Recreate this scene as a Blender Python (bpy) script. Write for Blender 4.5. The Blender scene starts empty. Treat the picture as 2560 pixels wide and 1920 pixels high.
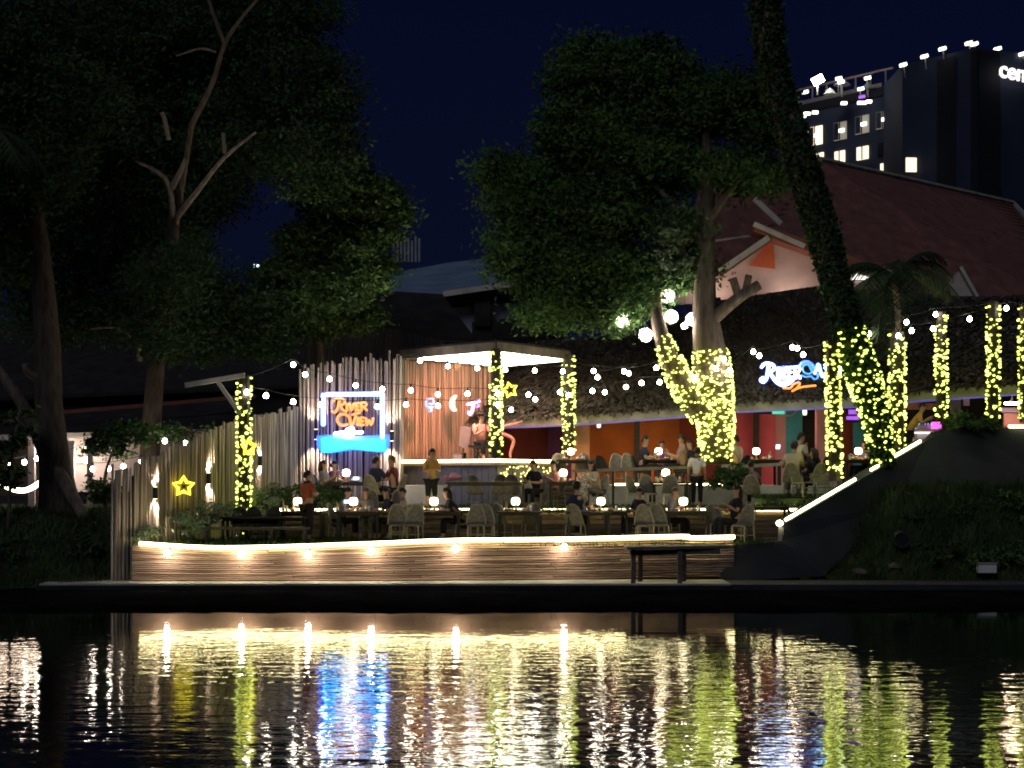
import bpy, math, random
import numpy as np
from mathutils import Vector, Matrix

random.seed(7)
RNG = np.random.default_rng(11)
S = bpy.context.scene
COL = S.collection
PI = math.pi
R = math.radians

# ------------------------------------------------------------------ camera, night sky, exposure
F = 1280 / math.tan(R(18))      # focal length in pixels of the 2560 px wide photograph
HOR, CAMZ = 1192, 3.0           # horizon row, eye height above the water
cam_d = bpy.data.cameras.new('camera')
cam_d.sensor_width = 36
cam_d.lens = 18 / math.tan(R(18))
cam_d.shift_y = 232 / 2560
cam_d.clip_end = 2000
cam = bpy.data.objects.new('camera', cam_d)
cam.location = (0, 0, CAMZ)
cam.rotation_euler = (R(90), 0, 0)
COL.objects.link(cam)
S.camera = cam

W = bpy.data.worlds.new('World')
S.world = W
W.use_nodes = True
wn = W.node_tree
bg = wn.nodes['Background']
tc = wn.nodes.new('ShaderNodeTexCoord')
sep = wn.nodes.new('ShaderNodeSeparateXYZ')
wr = wn.nodes.new('ShaderNodeValToRGB')
wn.links.new(tc.outputs['Generated'], sep.inputs[0])
wn.links.new(sep.outputs['Z'], wr.inputs[0])
wn.links.new(wr.outputs[0], bg.inputs['Color'])
wr.color_ramp.elements[0].position = 0.0
wr.color_ramp.elements[0].color = (0.0020, 0.0027, 0.0085, 1)
wr.color_ramp.elements[1].position = 0.45
wr.color_ramp.elements[1].color = (0.0005, 0.0011, 0.0082, 1)
bg.inputs['Strength'].default_value = 1.2

sun_d = bpy.data.lights.new('sun', 'SUN')      # faint glow of the town and sky, from high behind the viewer
sun_d.energy = 0.24
sun_d.angle = R(25)
sun_d.color = (0.80, 0.88, 1.0)
sun = bpy.data.objects.new('sun', sun_d)
sun.rotation_euler = (R(48), 0, R(-22))
COL.objects.link(sun)

S.view_settings.view_transform = 'Standard'
S.view_settings.look = 'None'
S.view_settings.exposure = 0.6
S.view_settings.gamma = 1.0
S.view_settings.use_curve_mapping = False
S.render.engine = 'CYCLES'
cy = S.cycles
cy.use_denoising = True
cy.filter_width = 1.9
cy.max_bounces = 6
cy.diffuse_bounces = 3
cy.glossy_bounces = 3
cy.transparent_max_bounces = 8
cy.sample_clamp_indirect = 4.0
cy.use_light_tree = True
cy.caustics_reflective = False
cy.caustics_refractive = False


def P(u, v, Y):
    """point seen at photo pixel (u, v) standing Y metres away"""
    return Vector(((u - 1280) * Y / F, Y, CAMZ - (v - HOR) * Y / F))


def XU(u, Y):
    return (u - 1280) * Y / F


# ------------------------------------------------------------------ materials
def nodes_of(name):
    m = bpy.data.materials.new(name)
    m.use_nodes = True
    nt = m.node_tree
    return m, nt, nt.nodes['Principled BSDF']


def mat(name, col, rough=0.8, var=0.35, scale=3.0, stretch=(1, 1, 1), bump=0.0, per=None, spec=0.3, metal=0.0, lo=0.35, hi=1.45):
    """base colour broken up by noise; per='object' / 'island' adds a random tone per piece"""
    m, nt, b = nodes_of(name)
    t = nt.nodes.new('ShaderNodeTexCoord')
    mp = nt.nodes.new('ShaderNodeMapping')
    mp.inputs['Scale'].default_value = stretch
    n = nt.nodes.new('ShaderNodeTexNoise')
    n.inputs['Scale'].default_value = scale
    n.inputs['Detail'].default_value = 5
    nt.links.new(t.outputs['Object'], mp.inputs[0])
    nt.links.new(mp.outputs[0], n.inputs['Vector'])
    mr = nt.nodes.new('ShaderNodeMapRange')
    mr.inputs[1].default_value, mr.inputs[2].default_value = 0.3, 0.7
    mr.inputs[3].default_value, mr.inputs[4].default_value = 1 - var, 1 + var
    nt.links.new(n.outputs['Fac'], mr.inputs[0])
    last = mr.outputs[0]
    if per:
        if per == 'object':
            g = nt.nodes.new('ShaderNodeObjectInfo').outputs['Random']
        else:
            g = nt.nodes.new('ShaderNodeNewGeometry').outputs['Random Per Island']
        m2 = nt.nodes.new('ShaderNodeMapRange')
        m2.inputs[3].default_value, m2.inputs[4].default_value = lo, hi
        nt.links.new(g, m2.inputs[0])
        mu = nt.nodes.new('ShaderNodeMath')
        mu.operation = 'MULTIPLY'
        nt.links.new(last, mu.inputs[0])
        nt.links.new(m2.outputs[0], mu.inputs[1])
        last = mu.outputs[0]
    vm = nt.nodes.new('ShaderNodeVectorMath')
    vm.operation = 'SCALE'
    vm.inputs[0].default_value = col
    nt.links.new(last, vm.inputs['Scale'])
    nt.links.new(vm.outputs[0], b.inputs['Base Color'])
    b.inputs['Roughness'].default_value = rough
    b.inputs['Specular IOR Level'].default_value = spec
    b.inputs['Metallic'].default_value = metal
    if bump:
        bn = nt.nodes.new('ShaderNodeBump')
        bn.inputs['Strength'].default_value = bump
        bn.inputs['Distance'].default_value = 0.05
        nt.links.new(n.outputs['Fac'], bn.inputs['Height'])
        nt.links.new(bn.outputs[0], b.inputs['Normal'])
    return m


def emis(name, col, strength, base=(0.3, 0.3, 0.3)):
    m, nt, b = nodes_of(name)
    b.inputs['Base Color'].default_value = (*base, 1)
    b.inputs['Emission Color'].default_value = (*col, 1)
    b.inputs['Emission Strength'].default_value = strength
    return m


def leafmat(name, col, var=0.5):
    m = mat(name, col, 0.7, 0.45, 0.7, per='island', spec=0.1, lo=0.65, hi=1.3)
    m.node_tree.nodes['Principled BSDF'].inputs['Transmission Weight'].default_value = 0.0
    return m


M = dict(
    bamboo=mat('weathered_bamboo', (0.40, 0.33, 0.27), 0.75, 0.4, 2.5, (6, 6, 0.7), 0.3, 'object', lo=0.58, hi=1.25),
    stagebamboo=mat('brown_bamboo', (0.40, 0.25, 0.18), 0.75, 0.35, 2.5, (6, 6, 0.7), 0.3, 'object', lo=0.75, hi=1.2),
    log=mat('log_cladding', (0.42, 0.29, 0.205), 0.8, 0.3, 2.5, (0.3, 6, 6), 0.3, 'object', lo=0.78, hi=1.15),
    plank=mat('deck_plank', (0.12, 0.08, 0.052), 0.7, 0.4, 2.5, (0.6, 5, 5), 0.2, 'object'),
    concrete=mat('concrete', (0.45, 0.43, 0.39), 0.85, 0.35, 1.2, bump=0.3),
    wetconcrete=mat('wet_concrete', (0.018, 0.018, 0.018), 0.7, 0.5, 1.5, bump=0.4),
    apron=mat('dark_mud_concrete', (0.008, 0.008, 0.009), 1.0, 0.5, 0.8, bump=0.4, spec=0.0),
    darkwall=mat('dark_render', (0.035, 0.037, 0.043), 0.9, 0.3, 0.8, bump=0.3),
    soil=mat('soil', (0.06, 0.05, 0.035), 0.95, 0.5, 1.5, bump=0.5),
    pale_soil=mat('pale_soil', (0.12, 0.10, 0.07), 0.95, 0.5, 2.5, bump=0.6),
    lawn=mat('lawn_base', (0.035, 0.05, 0.02), 0.95, 0.5, 1.0, bump=0.5),
    grass=leafmat('grass_blade', (0.055, 0.085, 0.028)),
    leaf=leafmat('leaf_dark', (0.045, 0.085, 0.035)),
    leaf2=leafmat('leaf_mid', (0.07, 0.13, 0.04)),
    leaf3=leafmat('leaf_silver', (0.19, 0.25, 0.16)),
    frond=leafmat('frond_green', (0.04, 0.06, 0.03)),
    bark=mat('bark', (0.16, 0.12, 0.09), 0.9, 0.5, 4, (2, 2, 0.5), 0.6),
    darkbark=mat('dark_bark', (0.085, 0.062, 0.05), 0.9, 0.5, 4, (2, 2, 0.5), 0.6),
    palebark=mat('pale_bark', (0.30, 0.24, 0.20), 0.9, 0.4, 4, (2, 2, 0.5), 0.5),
    thatch=mat('thatch', (0.055, 0.042, 0.032), 0.95, 0.5, 3, (4, 1, 1), 0.5),
    tuft=mat('thatch_tuft', (0.13, 0.11, 0.085), 0.95, 0.4, 3, per='island'),
    canopydark=mat('canopy_board', (0.13, 0.105, 0.085), 0.8, 0.3, 3),
    fascia=mat('fascia_board', (0.32, 0.31, 0.26), 0.7, 0.3, 2),
    brownroof=mat('brown_roof_tile', (0.21, 0.085, 0.07), 0.8, 0.3, 2.0, (1, 1, 1), 0.2),
    cream=mat('cream_render', (0.52, 0.40, 0.36), 0.85, 0.15, 1.5),
    redpanel=mat('red_gable_panel', (0.55, 0.13, 0.06), 0.7, 0.15, 2),
    board=mat('brown_board', (0.26, 0.09, 0.06), 0.7, 0.2, 2),
    paleboard=mat('pale_board', (0.6, 0.52, 0.45), 0.7, 0.2, 2),
    bluegrey=mat('blue_grey_roof', (0.20, 0.28, 0.38), 0.7, 0.25, 0.7),
    greywall=mat('grey_wall', (0.30, 0.33, 0.40), 0.85, 0.25, 0.6),
    darkroof=mat('dark_roof', (0.03, 0.025, 0.022), 0.9, 0.4, 1.5),
    tower=mat('tower_render', (0.030, 0.040, 0.075), 0.8, 0.2, 0.3),
    towerdark=mat('tower_dark', (0.012, 0.014, 0.02), 0.8, 0.2, 0.3),
    corr=mat('corrugated_metal', (0.15, 0.145, 0.17), 0.6, 0.3, 1.0),
    blackmetal=mat('black_metal', (0.02, 0.02, 0.022), 0.5, 0.2, 3),
    wire=mat('black_cable', (0.015, 0.015, 0.015), 0.7, 0.1, 3),
    greymetal=mat('grey_metal', (0.35, 0.34, 0.32), 0.5, 0.2, 3),
    darkwood=mat('dark_wood', (0.035, 0.026, 0.02), 0.55, 0.4, 3, (1, 5, 5)),
    rattan=mat('cream_rattan', (0.18, 0.16, 0.125), 0.8, 0.35, 12),
    rattanframe=mat('cream_frame', (0.33, 0.29, 0.22), 0.6, 0.2, 6),
    darkrattan=mat('dark_rattan', (0.02, 0.017, 0.015), 0.7, 0.3, 12),
    white=mat('white_paint', (0.75, 0.73, 0.7), 0.6, 0.1, 3),
    maroon=mat('maroon_wall', (0.28, 0.055, 0.035), 0.8, 0.2, 1.5),
    orange=mat('orange_wall', (0.62, 0.17, 0.035), 0.8, 0.15, 1.5),
    tan=mat('tan_column', (0.42, 0.22, 0.11), 0.8, 0.2, 2),
    pinkred=mat('pink_red_wall', (0.58, 0.09, 0.12), 0.8, 0.2, 1.5),
    pink=mat('pink_column', (0.66, 0.30, 0.33), 0.8, 0.15, 1.5),
    teal=mat('teal_wall', (0.08, 0.36, 0.45), 0.8, 0.2, 1.5),
    lav=mat('lavender_wall', (0.42, 0.32, 0.55), 0.8, 0.15, 1.5),
    skin=mat('skin', (0.40, 0.235, 0.165), 0.6, 0.1, 8),
    hair=mat('black_hair', (0.012, 0.009, 0.008), 0.5, 0.3, 20),
    brownhair=mat('brown_hair', (0.10, 0.055, 0.03), 0.5, 0.3, 20),
    shoe=mat('dark_shoe', (0.02, 0.02, 0.02), 0.6, 0.2, 8),
    navy=mat('navy_cloth', (0.02, 0.024, 0.05), 0.9, 0.25, 8),
    black=mat('black_cloth', (0.014, 0.014, 0.016), 0.9, 0.25, 8),
    redcloth=mat('orange_red_cloth', (0.33, 0.075, 0.04), 0.9, 0.2, 8),
    marooncloth=mat('maroon_cloth', (0.13, 0.018, 0.022), 0.9, 0.2, 8),
    mustard=mat('mustard_cloth', (0.50, 0.28, 0.06), 0.9, 0.15, 8),
    beige=mat('beige_cloth', (0.48, 0.40, 0.29), 0.9, 0.15, 8),
    whitecloth=mat('white_cloth', (0.72, 0.70, 0.64), 0.9, 0.1, 8),
    mauve=mat('mauve_cloth', (0.28, 0.17, 0.22), 0.9, 0.2, 8),
    purple=mat('purple_cloth', (0.15, 0.05, 0.13), 0.9, 0.2, 8),
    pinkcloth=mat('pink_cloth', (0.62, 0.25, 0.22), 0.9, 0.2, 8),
    grey=mat('grey_cloth', (0.17, 0.16, 0.16), 0.9, 0.2, 8),
    food=mat('glazed_pink_dish', (0.62, 0.36, 0.28), 0.4, 0.3, 10),
    bulb=emis('bulb_glow', (1.0, 0.88, 0.70), 36),
    globebulb=emis('globe_bulb_glow', (1.0, 0.90, 0.78), 150),
    wallbulb=emis('wall_bulb_glow', (1.0, 0.84, 0.68), 62),
    strip=emis('led_strip_glow', (1.0, 0.88, 0.42), 9.5),
    strip2=emis('led_step_glow', (1.0, 0.88, 0.42), 9),
    fairy=emis('fairy_glow', (0.86, 1.0, 0.16), 1.9),
    fairywarm=emis('fairy_warm_glow', (1.0, 0.88, 0.22), 1.7),
    canopylamp=emis('canopy_tube_glow', (1.0, 0.95, 0.70), 6),
    lampshade=emis('lamp_shade_glow', (1.0, 0.84, 0.52), 7),
    nblue=emis('neon_ice_blue', (0.45, 0.85, 1.0), 6),
    ncyan=emis('neon_cyan', (0.0, 0.36, 1.0), 6.0),
    nblue2=emis('neon_deep_blue', (0.0, 0.055, 1.0), 3.0),
    norange=emis('neon_orange', (1.0, 0.20, 0.01), 1.7),
    nwhite=emis('neon_white', (0.85, 0.95, 1.0), 6),
    nyellow=emis('neon_yellow', (1.0, 0.80, 0.03), 2.2),
    ncream=emis('neon_cream', (1.0, 0.82, 0.45), 0.9),
    npink=emis('neon_pink', (0.9, 0.12, 0.85), 0.95),
    nsky=emis('neon_sky', (0.0, 0.30, 1.0), 0.95),
    nviolet=emis('violet_screen', (0.42, 0.08, 0.85), 0.7),
    ngreen=emis('exit_green', (0.0, 0.8, 0.42), 0.6),
    uvstrip=emis('blue_eave_led', (0.07, 0.055, 0.42), 0.55),
    winlit=emis('lit_window', (1.0, 0.82, 0.55), 1.1),
    windim=emis('dim_window', (0.9, 0.8, 0.6), 0.16),
    hotlamp=emis('rooftop_lamp', (1.0, 0.92, 0.75), 2.5),
    flood=emis('floodlight', (1.0, 0.93, 0.82), 25),
    hotsign=emis('white_sign', (1.0, 0.92, 0.88), 1.2),
    barlight=emis('bar_glow', (1.0, 0.75, 0.85), 1.6),
    barblue=emis('bar_blue_glow', (0.2, 0.4, 1.0), 1.5),
    warmdisc=emis('warm_ceiling_disc', (1.0, 0.72, 0.46), 34),
    streetglow=emis('blue_white_lamp', (0.65, 0.8, 1.0), 2.5),
    ledswag=emis('led_rope_glow', (1.0, 0.76, 0.56), 10),
    phone=emis('phone_screen', (0.55, 0.65, 1.0), 2.0),
)

for key in ('fairy', 'fairywarm'):
    nt = M[key].node_tree
    b = nt.nodes['Principled BSDF']
    gg = nt.nodes.new('ShaderNodeNewGeometry')
    mr = nt.nodes.new('ShaderNodeMapRange')
    base = b.inputs['Emission Strength'].default_value
    mr.inputs[3].default_value, mr.inputs[4].default_value = base * 0.3, base * 1.9
    nt.links.new(gg.outputs['Random Per Island'], mr.inputs[0])
    nt.links.new(mr.outputs[0], b.inputs['Emission Strength'])

gm, gnt, gb = nodes_of('globe_glass')
gtr = gnt.nodes.new('ShaderNodeBsdfTransparent')
gmx = gnt.nodes.new('ShaderNodeMixShader')
gmx.inputs[0].default_value = 0.28
gb.inputs['Base Color'].default_value = (0.7, 0.66, 0.62, 1)
gb.inputs['Roughness'].default_value = 0.3
gnt.links.new(gtr.outputs[0], gmx.inputs[1])
gnt.links.new(gb.outputs[0], gmx.inputs[2])
gnt.links.new(gmx.outputs[0], gnt.nodes['Material Output'].inputs[0])
M['globe'] = gm

# river: dark dielectric with fine ripples
wm, wnt, wb = nodes_of('river_water')
wb.inputs['Base Color'].default_value = (0.006, 0.007, 0.008, 1)
wb.inputs['Roughness'].default_value = 0.035
wb.inputs['IOR'].default_value = 1.36
wtc = wnt.nodes.new('ShaderNodeTexCoord')
wmp = wnt.nodes.new('ShaderNodeMapping')
wmp.inputs['Scale'].default_value = (0.5, 1.0, 1.0)
wnt.links.new(wtc.outputs['Object'], wmp.inputs[0])
n1 = wnt.nodes.new('ShaderNodeTexNoise')
n1.inputs['Scale'].default_value = 3.1
n1.inputs['Detail'].default_value = 3.5
n1.inputs['Roughness'].default_value = 0.5
n2 = wnt.nodes.new('ShaderNodeTexNoise')
n2.inputs['Scale'].default_value = 0.16
wnt.links.new(wmp.outputs[0], n1.inputs['Vector'])
wnt.links.new(wmp.outputs[0], n2.inputs['Vector'])
wmr = wnt.nodes.new('ShaderNodeMapRange')
wmr.inputs[1].default_value, wmr.inputs[2].default_value = 0.35, 0.65
wmr.inputs[3].default_value, wmr.inputs[4].default_value = 0.55, 1.25
wnt.links.new(n2.outputs['Fac'], wmr.inputs[0])
wmu = wnt.nodes.new('ShaderNodeMath')
wmu.operation = 'MULTIPLY'
wnt.links.new(n1.outputs['Fac'], wmu.inputs[0])
wnt.links.new(wmr.outputs[0], wmu.inputs[1])
wsp = wnt.nodes.new('ShaderNodeSeparateXYZ')     # the belt of water under the quay lies calmer
wnt.links.new(wtc.outputs['Object'], wsp.inputs[0])
wcm = wnt.nodes.new('ShaderNodeMapRange')
wcm.inputs[1].default_value, wcm.inputs[2].default_value = 24.0, 28.5
wcm.inputs[3].default_value, wcm.inputs[4].default_value = 1.0, 0.22
wnt.links.new(wsp.outputs['Y'], wcm.inputs[0])
wm2 = wnt.nodes.new('ShaderNodeMath')
wm2.operation = 'MULTIPLY'
wnt.links.new(wmu.outputs[0], wm2.inputs[0])
wnt.links.new(wcm.outputs[0], wm2.inputs[1])
wbp = wnt.nodes.new('ShaderNodeBump')
wbp.inputs['Strength'].default_value = 1.0
wbp.inputs['Distance'].default_value = 0.0135
wnt.links.new(wm2.outputs[0], wbp.inputs['Height'])
wnt.links.new(wbp.outputs[0], wb.inputs['Normal'])
M['water'] = wm

# ------------------------------------------------------------------ mesh helpers
ORG = {}


def tag(o, label=None, cat=None, group=None, kind=None):
    if label: o['label'] = label
    if cat: o['category'] = cat
    if group: o['group'] = group
    if kind: o['kind'] = kind
    return o


def thing(name, label, cat, loc, group=None, rz=0.0):
    o = bpy.data.objects.new(name, None)
    o.empty_display_size = 0.2
    o.location = loc
    o.rotation_euler = (0, 0, rz)
    COL.objects.link(o)
    ORG[o] = Vector(loc)
    return tag(o, label, cat, group)


def link_mesh(name, me, m, parent=None, kind=None, org=None):
    if m is not None and not me.materials:
        me.materials.append(m)
    o = bpy.data.objects.new(name, me)
    COL.objects.link(o)
    if parent is not None:
        o.parent = parent
        ORG[o] = ORG[parent]
    else:
        ORG[o] = Vector((0, 0, 0)) if org is None else Vector(org)
        o.location = ORG[o]
    if kind: o['kind'] = kind
    return o


class MB:
    def __init__(s):
        s.v, s.f = [], []

    def add(s, vs, fs):
        b = len(s.v)
        s.v += [tuple(v) for v in vs]
        s.f += [tuple(b + i for i in f) for f in fs]
        return s

    def box(s, c, d, rz=0.0, rot=None):
        c = Vector(c)
        m = rot if rot is not None else Matrix.Rotation(rz, 3, 'Z')
        vs = [c + m @ Vector((x * d[0] / 2, y * d[1] / 2, z * d[2] / 2)) for x in (-1, 1) for y in (-1, 1) for z in (-1, 1)]
        return s.add(vs, [(0, 1, 3, 2), (4, 6, 7, 5), (0, 4, 5, 1), (2, 3, 7, 6), (0, 2, 6, 4), (1, 5, 7, 3)])

    def bar(s, a, b, w, h):
        a, b = Vector(a), Vector(b)
        d = b - a
        q = d.to_track_quat('X', 'Z').to_matrix()
        return s.box((a + b) / 2, (d.length, w, h), rot=q)

    def tube(s, pts, r, n=6, close=False):
        pts = [Vector(p) for p in pts]
        rs = r if isinstance(r, (list, tuple)) else [r] * len(pts)
        vs, fs = [], []
        up = None
        for i, p in enumerate(pts):
            a = pts[max(i - 1, 0)]
            b = pts[min(i + 1, len(pts) - 1)]
            if close:
                a, b = pts[i - 1], pts[(i + 1) % len(pts)]
            t = (b - a)
            t = t.normalized() if t.length > 1e-9 else Vector((0, 0, 1))
            if up is None:
                up = Vector((0, 0, 1)) if abs(t.z) < 0.9 else Vector((0, 1, 0))
            x = t.cross(up)
            x = x.normalized() if x.length > 1e-6 else t.orthogonal().normalized()
            up = x.cross(t).normalized()
            for k in range(n):
                an = 2 * PI * k / n
                vs.append(p + (x * math.cos(an) + up * math.sin(an)) * rs[i])
        m = len(pts)
        for i in range(m if close else m - 1):
            j = (i + 1) % m
            for k in range(n):
                l = (k + 1) % n
                fs.append((i * n + k, i * n + l, j * n + l, j * n + k))
        if not close:
            fs.append(tuple(range(n - 1, -1, -1)))
            fs.append(tuple((m - 1) * n + k for k in range(n)))
        return s.add(vs, fs)

    def prism(s, pts, vec):
        pts = [Vector(p) for p in pts]
        vec = Vector(vec)
        n = len(pts)
        fs = [tuple(range(n)), tuple(range(2 * n - 1, n - 1, -1))]
        for i in range(n):
            j = (i + 1) % n
            fs.append((i, i + n, j + n, j))
        return s.add(pts + [p + vec for p in pts], fs)

    def ico(s, c, r, sz=1.0):
        t = (1 + 5 ** 0.5) / 2
        vs = [(-1, t, 0), (1, t, 0), (-1, -t, 0), (1, -t, 0), (0, -1, t), (0, 1, t), (0, -1, -t), (0, 1, -t), (t, 0, -1), (t, 0, 1), (-t, 0, -1), (-t, 0, 1)]
        k = r / math.hypot(1, t)
        c = Vector(c)
        return s.add([c + Vector((v[0] * k, v[1] * k, v[2] * k * sz)) for v in vs],
                     [(0, 11, 5), (0, 5, 1), (0, 1, 7), (0, 7, 10), (0, 10, 11), (1, 5, 9), (5, 11, 4), (11, 10, 2), (10, 7, 6), (7, 1, 8),
                      (3, 9, 4), (3, 4, 2), (3, 2, 6), (3, 6, 8), (3, 8, 9), (4, 9, 5), (2, 4, 11), (6, 2, 10), (8, 6, 7), (9, 8, 1)])

    def lathe(s, prof, c=(0, 0, 0), n=10):
        c = Vector(c)
        vs = [c + Vector((r * math.cos(2 * PI * k / n), r * math.sin(2 * PI * k / n), z)) for r, z in prof for k in range(n)]
        fs = [(i * n + k, i * n + (k + 1) % n, (i + 1) * n + (k + 1) % n, (i + 1) * n + k) for i in range(len(prof) - 1) for k in range(n)]
        fs += [tuple(range(n - 1, -1, -1)), tuple((len(prof) - 1) * n + k for k in range(n))]
        return s.add(vs, fs)

    def build(s, name, m, parent=None, smooth=False, kind=None, org=None):
        o = ORG[parent] if parent is not None else (Vector(org) if org is not None else Vector((0, 0, 0)))
        me = bpy.data.meshes.new(name)
        me.from_pydata([(v[0] - o.x, v[1] - o.y, v[2] - o.z) for v in s.v], [], s.f)
        if smooth:
            me.polygons.foreach_set('use_smooth', [True] * len(me.polygons))
        me.update()
        return link_mesh(name, me, m, parent, kind, org)


def kids(o):
    return [c for c in bpy.data.objects if c.parent is o]


def copy_tree(o, parent=None, ch=None):
    if ch is None:
        ch = {}
        for c in bpy.data.objects:
            if c.parent is not None: ch.setdefault(c.parent, []).append(c)
    c = o.copy()
    COL.objects.link(c)
    if parent is not None: c.parent = parent
    for k in ch.get(o, []):
        copy_tree(k, c, ch)
    return c


class Proto:
    """first call places the thing itself, later calls place copies of it and its parts"""
    def __init__(s, root):
        s.root, s.used = root, False

    def put(s, loc, rz, label, group=None, cat=None):
        o = s.root if not s.used else copy_tree(s.root)
        s.used = True
        o.location, o.rotation_euler = loc, (0, 0, rz)
        tag(o, label, cat, group)
        return o


def quads_mesh(name, V, nper, m, parent=None, kind=None):
    """V: (N, nper, 3) world verts, each row one polygon leaf"""
    N = len(V)
    o = ORG[parent] if parent is not None else Vector((0, 0, 0))
    me = bpy.data.meshes.new(name)
    co = (V.reshape(-1, 3) - np.array(o)).astype(np.float32)
    if nper == 4:
        q = np.arange(N)[:, None] * 4
        tri = np.concatenate([q + [0, 1, 2], q + [0, 2, 3]], 1).reshape(-1)
    else:
        tri = np.arange(N * 3)
    nt = len(tri) // 3
    me.vertices.add(len(co))
    me.vertices.foreach_set('co', co.ravel())
    me.loops.add(len(tri))
    me.loops.foreach_set('vertex_index', tri.astype(np.int32))
    me.polygons.add(nt)
    me.polygons.foreach_set('loop_start', np.arange(nt, dtype=np.int32) * 3)
    me.polygons.foreach_set('loop_total', np.full(nt, 3, dtype=np.int32))
    me.update(calc_edges=True)
    return link_mesh(name, me, m, parent, kind)


def leaves(name, cen, size, m, parent=None, kind=None, droop=0.35, aspect=0.42):
    """folded four-point leaves around the given centres"""
    n = len(cen)
    th = RNG.uniform(0, 2 * PI, n)
    el = RNG.normal(-droop, 0.55, n)
    d = np.stack([np.cos(th) * np.cos(el), np.sin(th) * np.cos(el), np.sin(el)], 1)
    rr = RNG.normal(size=(n, 3))
    sd = np.cross(d, rr)
    sd /= np.linalg.norm(sd, axis=1)[:, None] + 1e-9
    nn = np.cross(d, sd)
    s = (size * RNG.uniform(0.6, 1.35, n))[:, None]
    a = cen - d * s * 0.5
    t = cen + d * s * 0.5
    l = cen + sd * s * aspect * 0.5 + nn * s * 0.10
    r_ = cen - sd * s * aspect * 0.5 + nn * s * 0.10
    return quads_mesh(name, np.stack([a, l, t, r_], 1), 4, m, parent, kind)


def clump_points(clumps, per_m3=None, total=10000, sub=0.34, shell=0.5):
    """clumps (centre, rx, ry, rz) -> leaf centres gathered on twig sprays with gaps between them"""
    vol = np.array([c[1] * c[2] * c[3] for c in clumps]) ** 0.8
    cnt = (total * vol / vol.sum()).astype(int)
    out = []
    for (c, rx, ry, rz), n in zip(clumps, cnt):
        k = max(4, n // 60)
        d = RNG.normal(size=(k, 3))
        d /= np.linalg.norm(d, axis=1)[:, None]
        rad = RNG.uniform(shell, 1.06, k)[:, None] ** 0.7
        sc = np.array(c) + d * rad * np.array([rx, ry, rz])
        idx = RNG.integers(0, k, n)
        out.append(sc[idx] + RNG.normal(size=(n, 3)) * np.array([sub, sub, sub * 0.55]))
    return np.concatenate(out)


def px_clumps(lst):
    """(u, v, Y, ru, rv[, depth]) in photo pixels -> metres"""
    o = []
    for q in lst:
        u, v, Y, ru, rv = q[:5]
        rx, rz = ru * Y / F, rv * Y / F
        o.append((P(u, v, Y), rx, q[5] if len(q) > 5 else min(2.2, 0.5 * (rx + rz)), rz))
    return o


def smooth_path(pts, k=4):
    """Catmull-Rom through the points"""
    pts = [Vector(p) for p in pts]
    if len(pts) < 3: return pts
    q = [pts[0] * 2 - pts[1]] + pts + [pts[-1] * 2 - pts[-2]]
    out = []
    for i in range(1, len(q) - 2):
        a, b, c, d = q[i - 1:i + 3]
        for j in range(k):
            t = j / k
            out.append(0.5 * (2 * b + (c - a) * t + (2 * a - 5 * b + 4 * c - d) * t * t + (3 * b - a - 3 * c + d) * t ** 3))
    out.append(pts[-1])
    return out


def fairy_on(path, rad, count, parent, br=0.032, seed=0, m='fairy'):
    """bulbs wound round a stem: one joined part, too small to pick apart singly"""
    rng = random.Random(seed)
    path = [Vector(p) for p in path]
    L = [0.0]
    for a, b in zip(path, path[1:]): L.append(L[-1] + (b - a).length)
    rs = rad if isinstance(rad, (list, tuple)) else [rad] * len(path)
    mb, mw = MB(), MB()
    wpts = []
    turns = max(4, int(L[-1] / 0.16))
    for k in range(count):
        s = (k * 0.5 / count + rng.random() * 0.5 if k % 2 else rng.random()) * L[-1]
        s = min(max(s, 0), L[-1] - 1e-4)
        i = max(j for j in range(len(L)) if L[j] <= s)
        i = min(i, len(path) - 2)
        t = (s - L[i]) / max(L[i + 1] - L[i], 1e-6)
        p = path[i].lerp(path[i + 1], t)
        r = rs[i] + (rs[i + 1] - rs[i]) * t
        ax = (path[i + 1] - path[i]).normalized()
        x = ax.orthogonal().normalized()
        y = ax.cross(x)
        an = rng.uniform(0, 2 * PI)
        q = p + (x * math.cos(an) + y * math.sin(an)) * (r + 0.02)
        mb.ico(q, br * rng.uniform(0.55, 1.5), 0.8)
    for k in range(turns * 8 + 1):
        s = min(k / (turns * 8) * L[-1], L[-1] - 1e-4)
        i = min(max(j for j in range(len(L)) if L[j] <= s), len(path) - 2)
        t = (s - L[i]) / max(L[i + 1] - L[i], 1e-6)
        r = rs[i] + (rs[i + 1] - rs[i]) * t
        ax = (path[i + 1] - path[i]).normalized()
        x = ax.orthogonal().normalized()
        y = ax.cross(x)
        an = 2 * PI * k / 8
        wpts.append(path[i].lerp(path[i + 1], t) + (x * math.cos(an) + y * math.sin(an)) * (r + 0.006))
    mw.tube(wpts, 0.005, 3)
    mw.build('light_cable', M['wire'], parent)
    return mb.build('fairy_lights', M[m], parent, kind='stuff')


# ------------------------------------------------------------------ setting: water, ground, terraces
g = MB()
WZ = 0.31       # river level
g.add([(-300, -60, WZ), (300, -60, WZ), (300, 36.6, WZ), (-300, 36.6, WZ)], [(0, 1, 2, 3)])
g.build('river_water', M['water'], kind='structure')
g = MB()
g.add([(-600, 36.4, -0.5), (600, 36.4, -0.5), (600, 37.2, 0.3), (-600, 37.2, 0.3), (600, 1200, 0.3), (-600, 1200, 0.3)], [(0, 1, 2, 3), (3, 2, 4, 5)])
g.build('ground', M['soil'], kind='structure')

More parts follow.
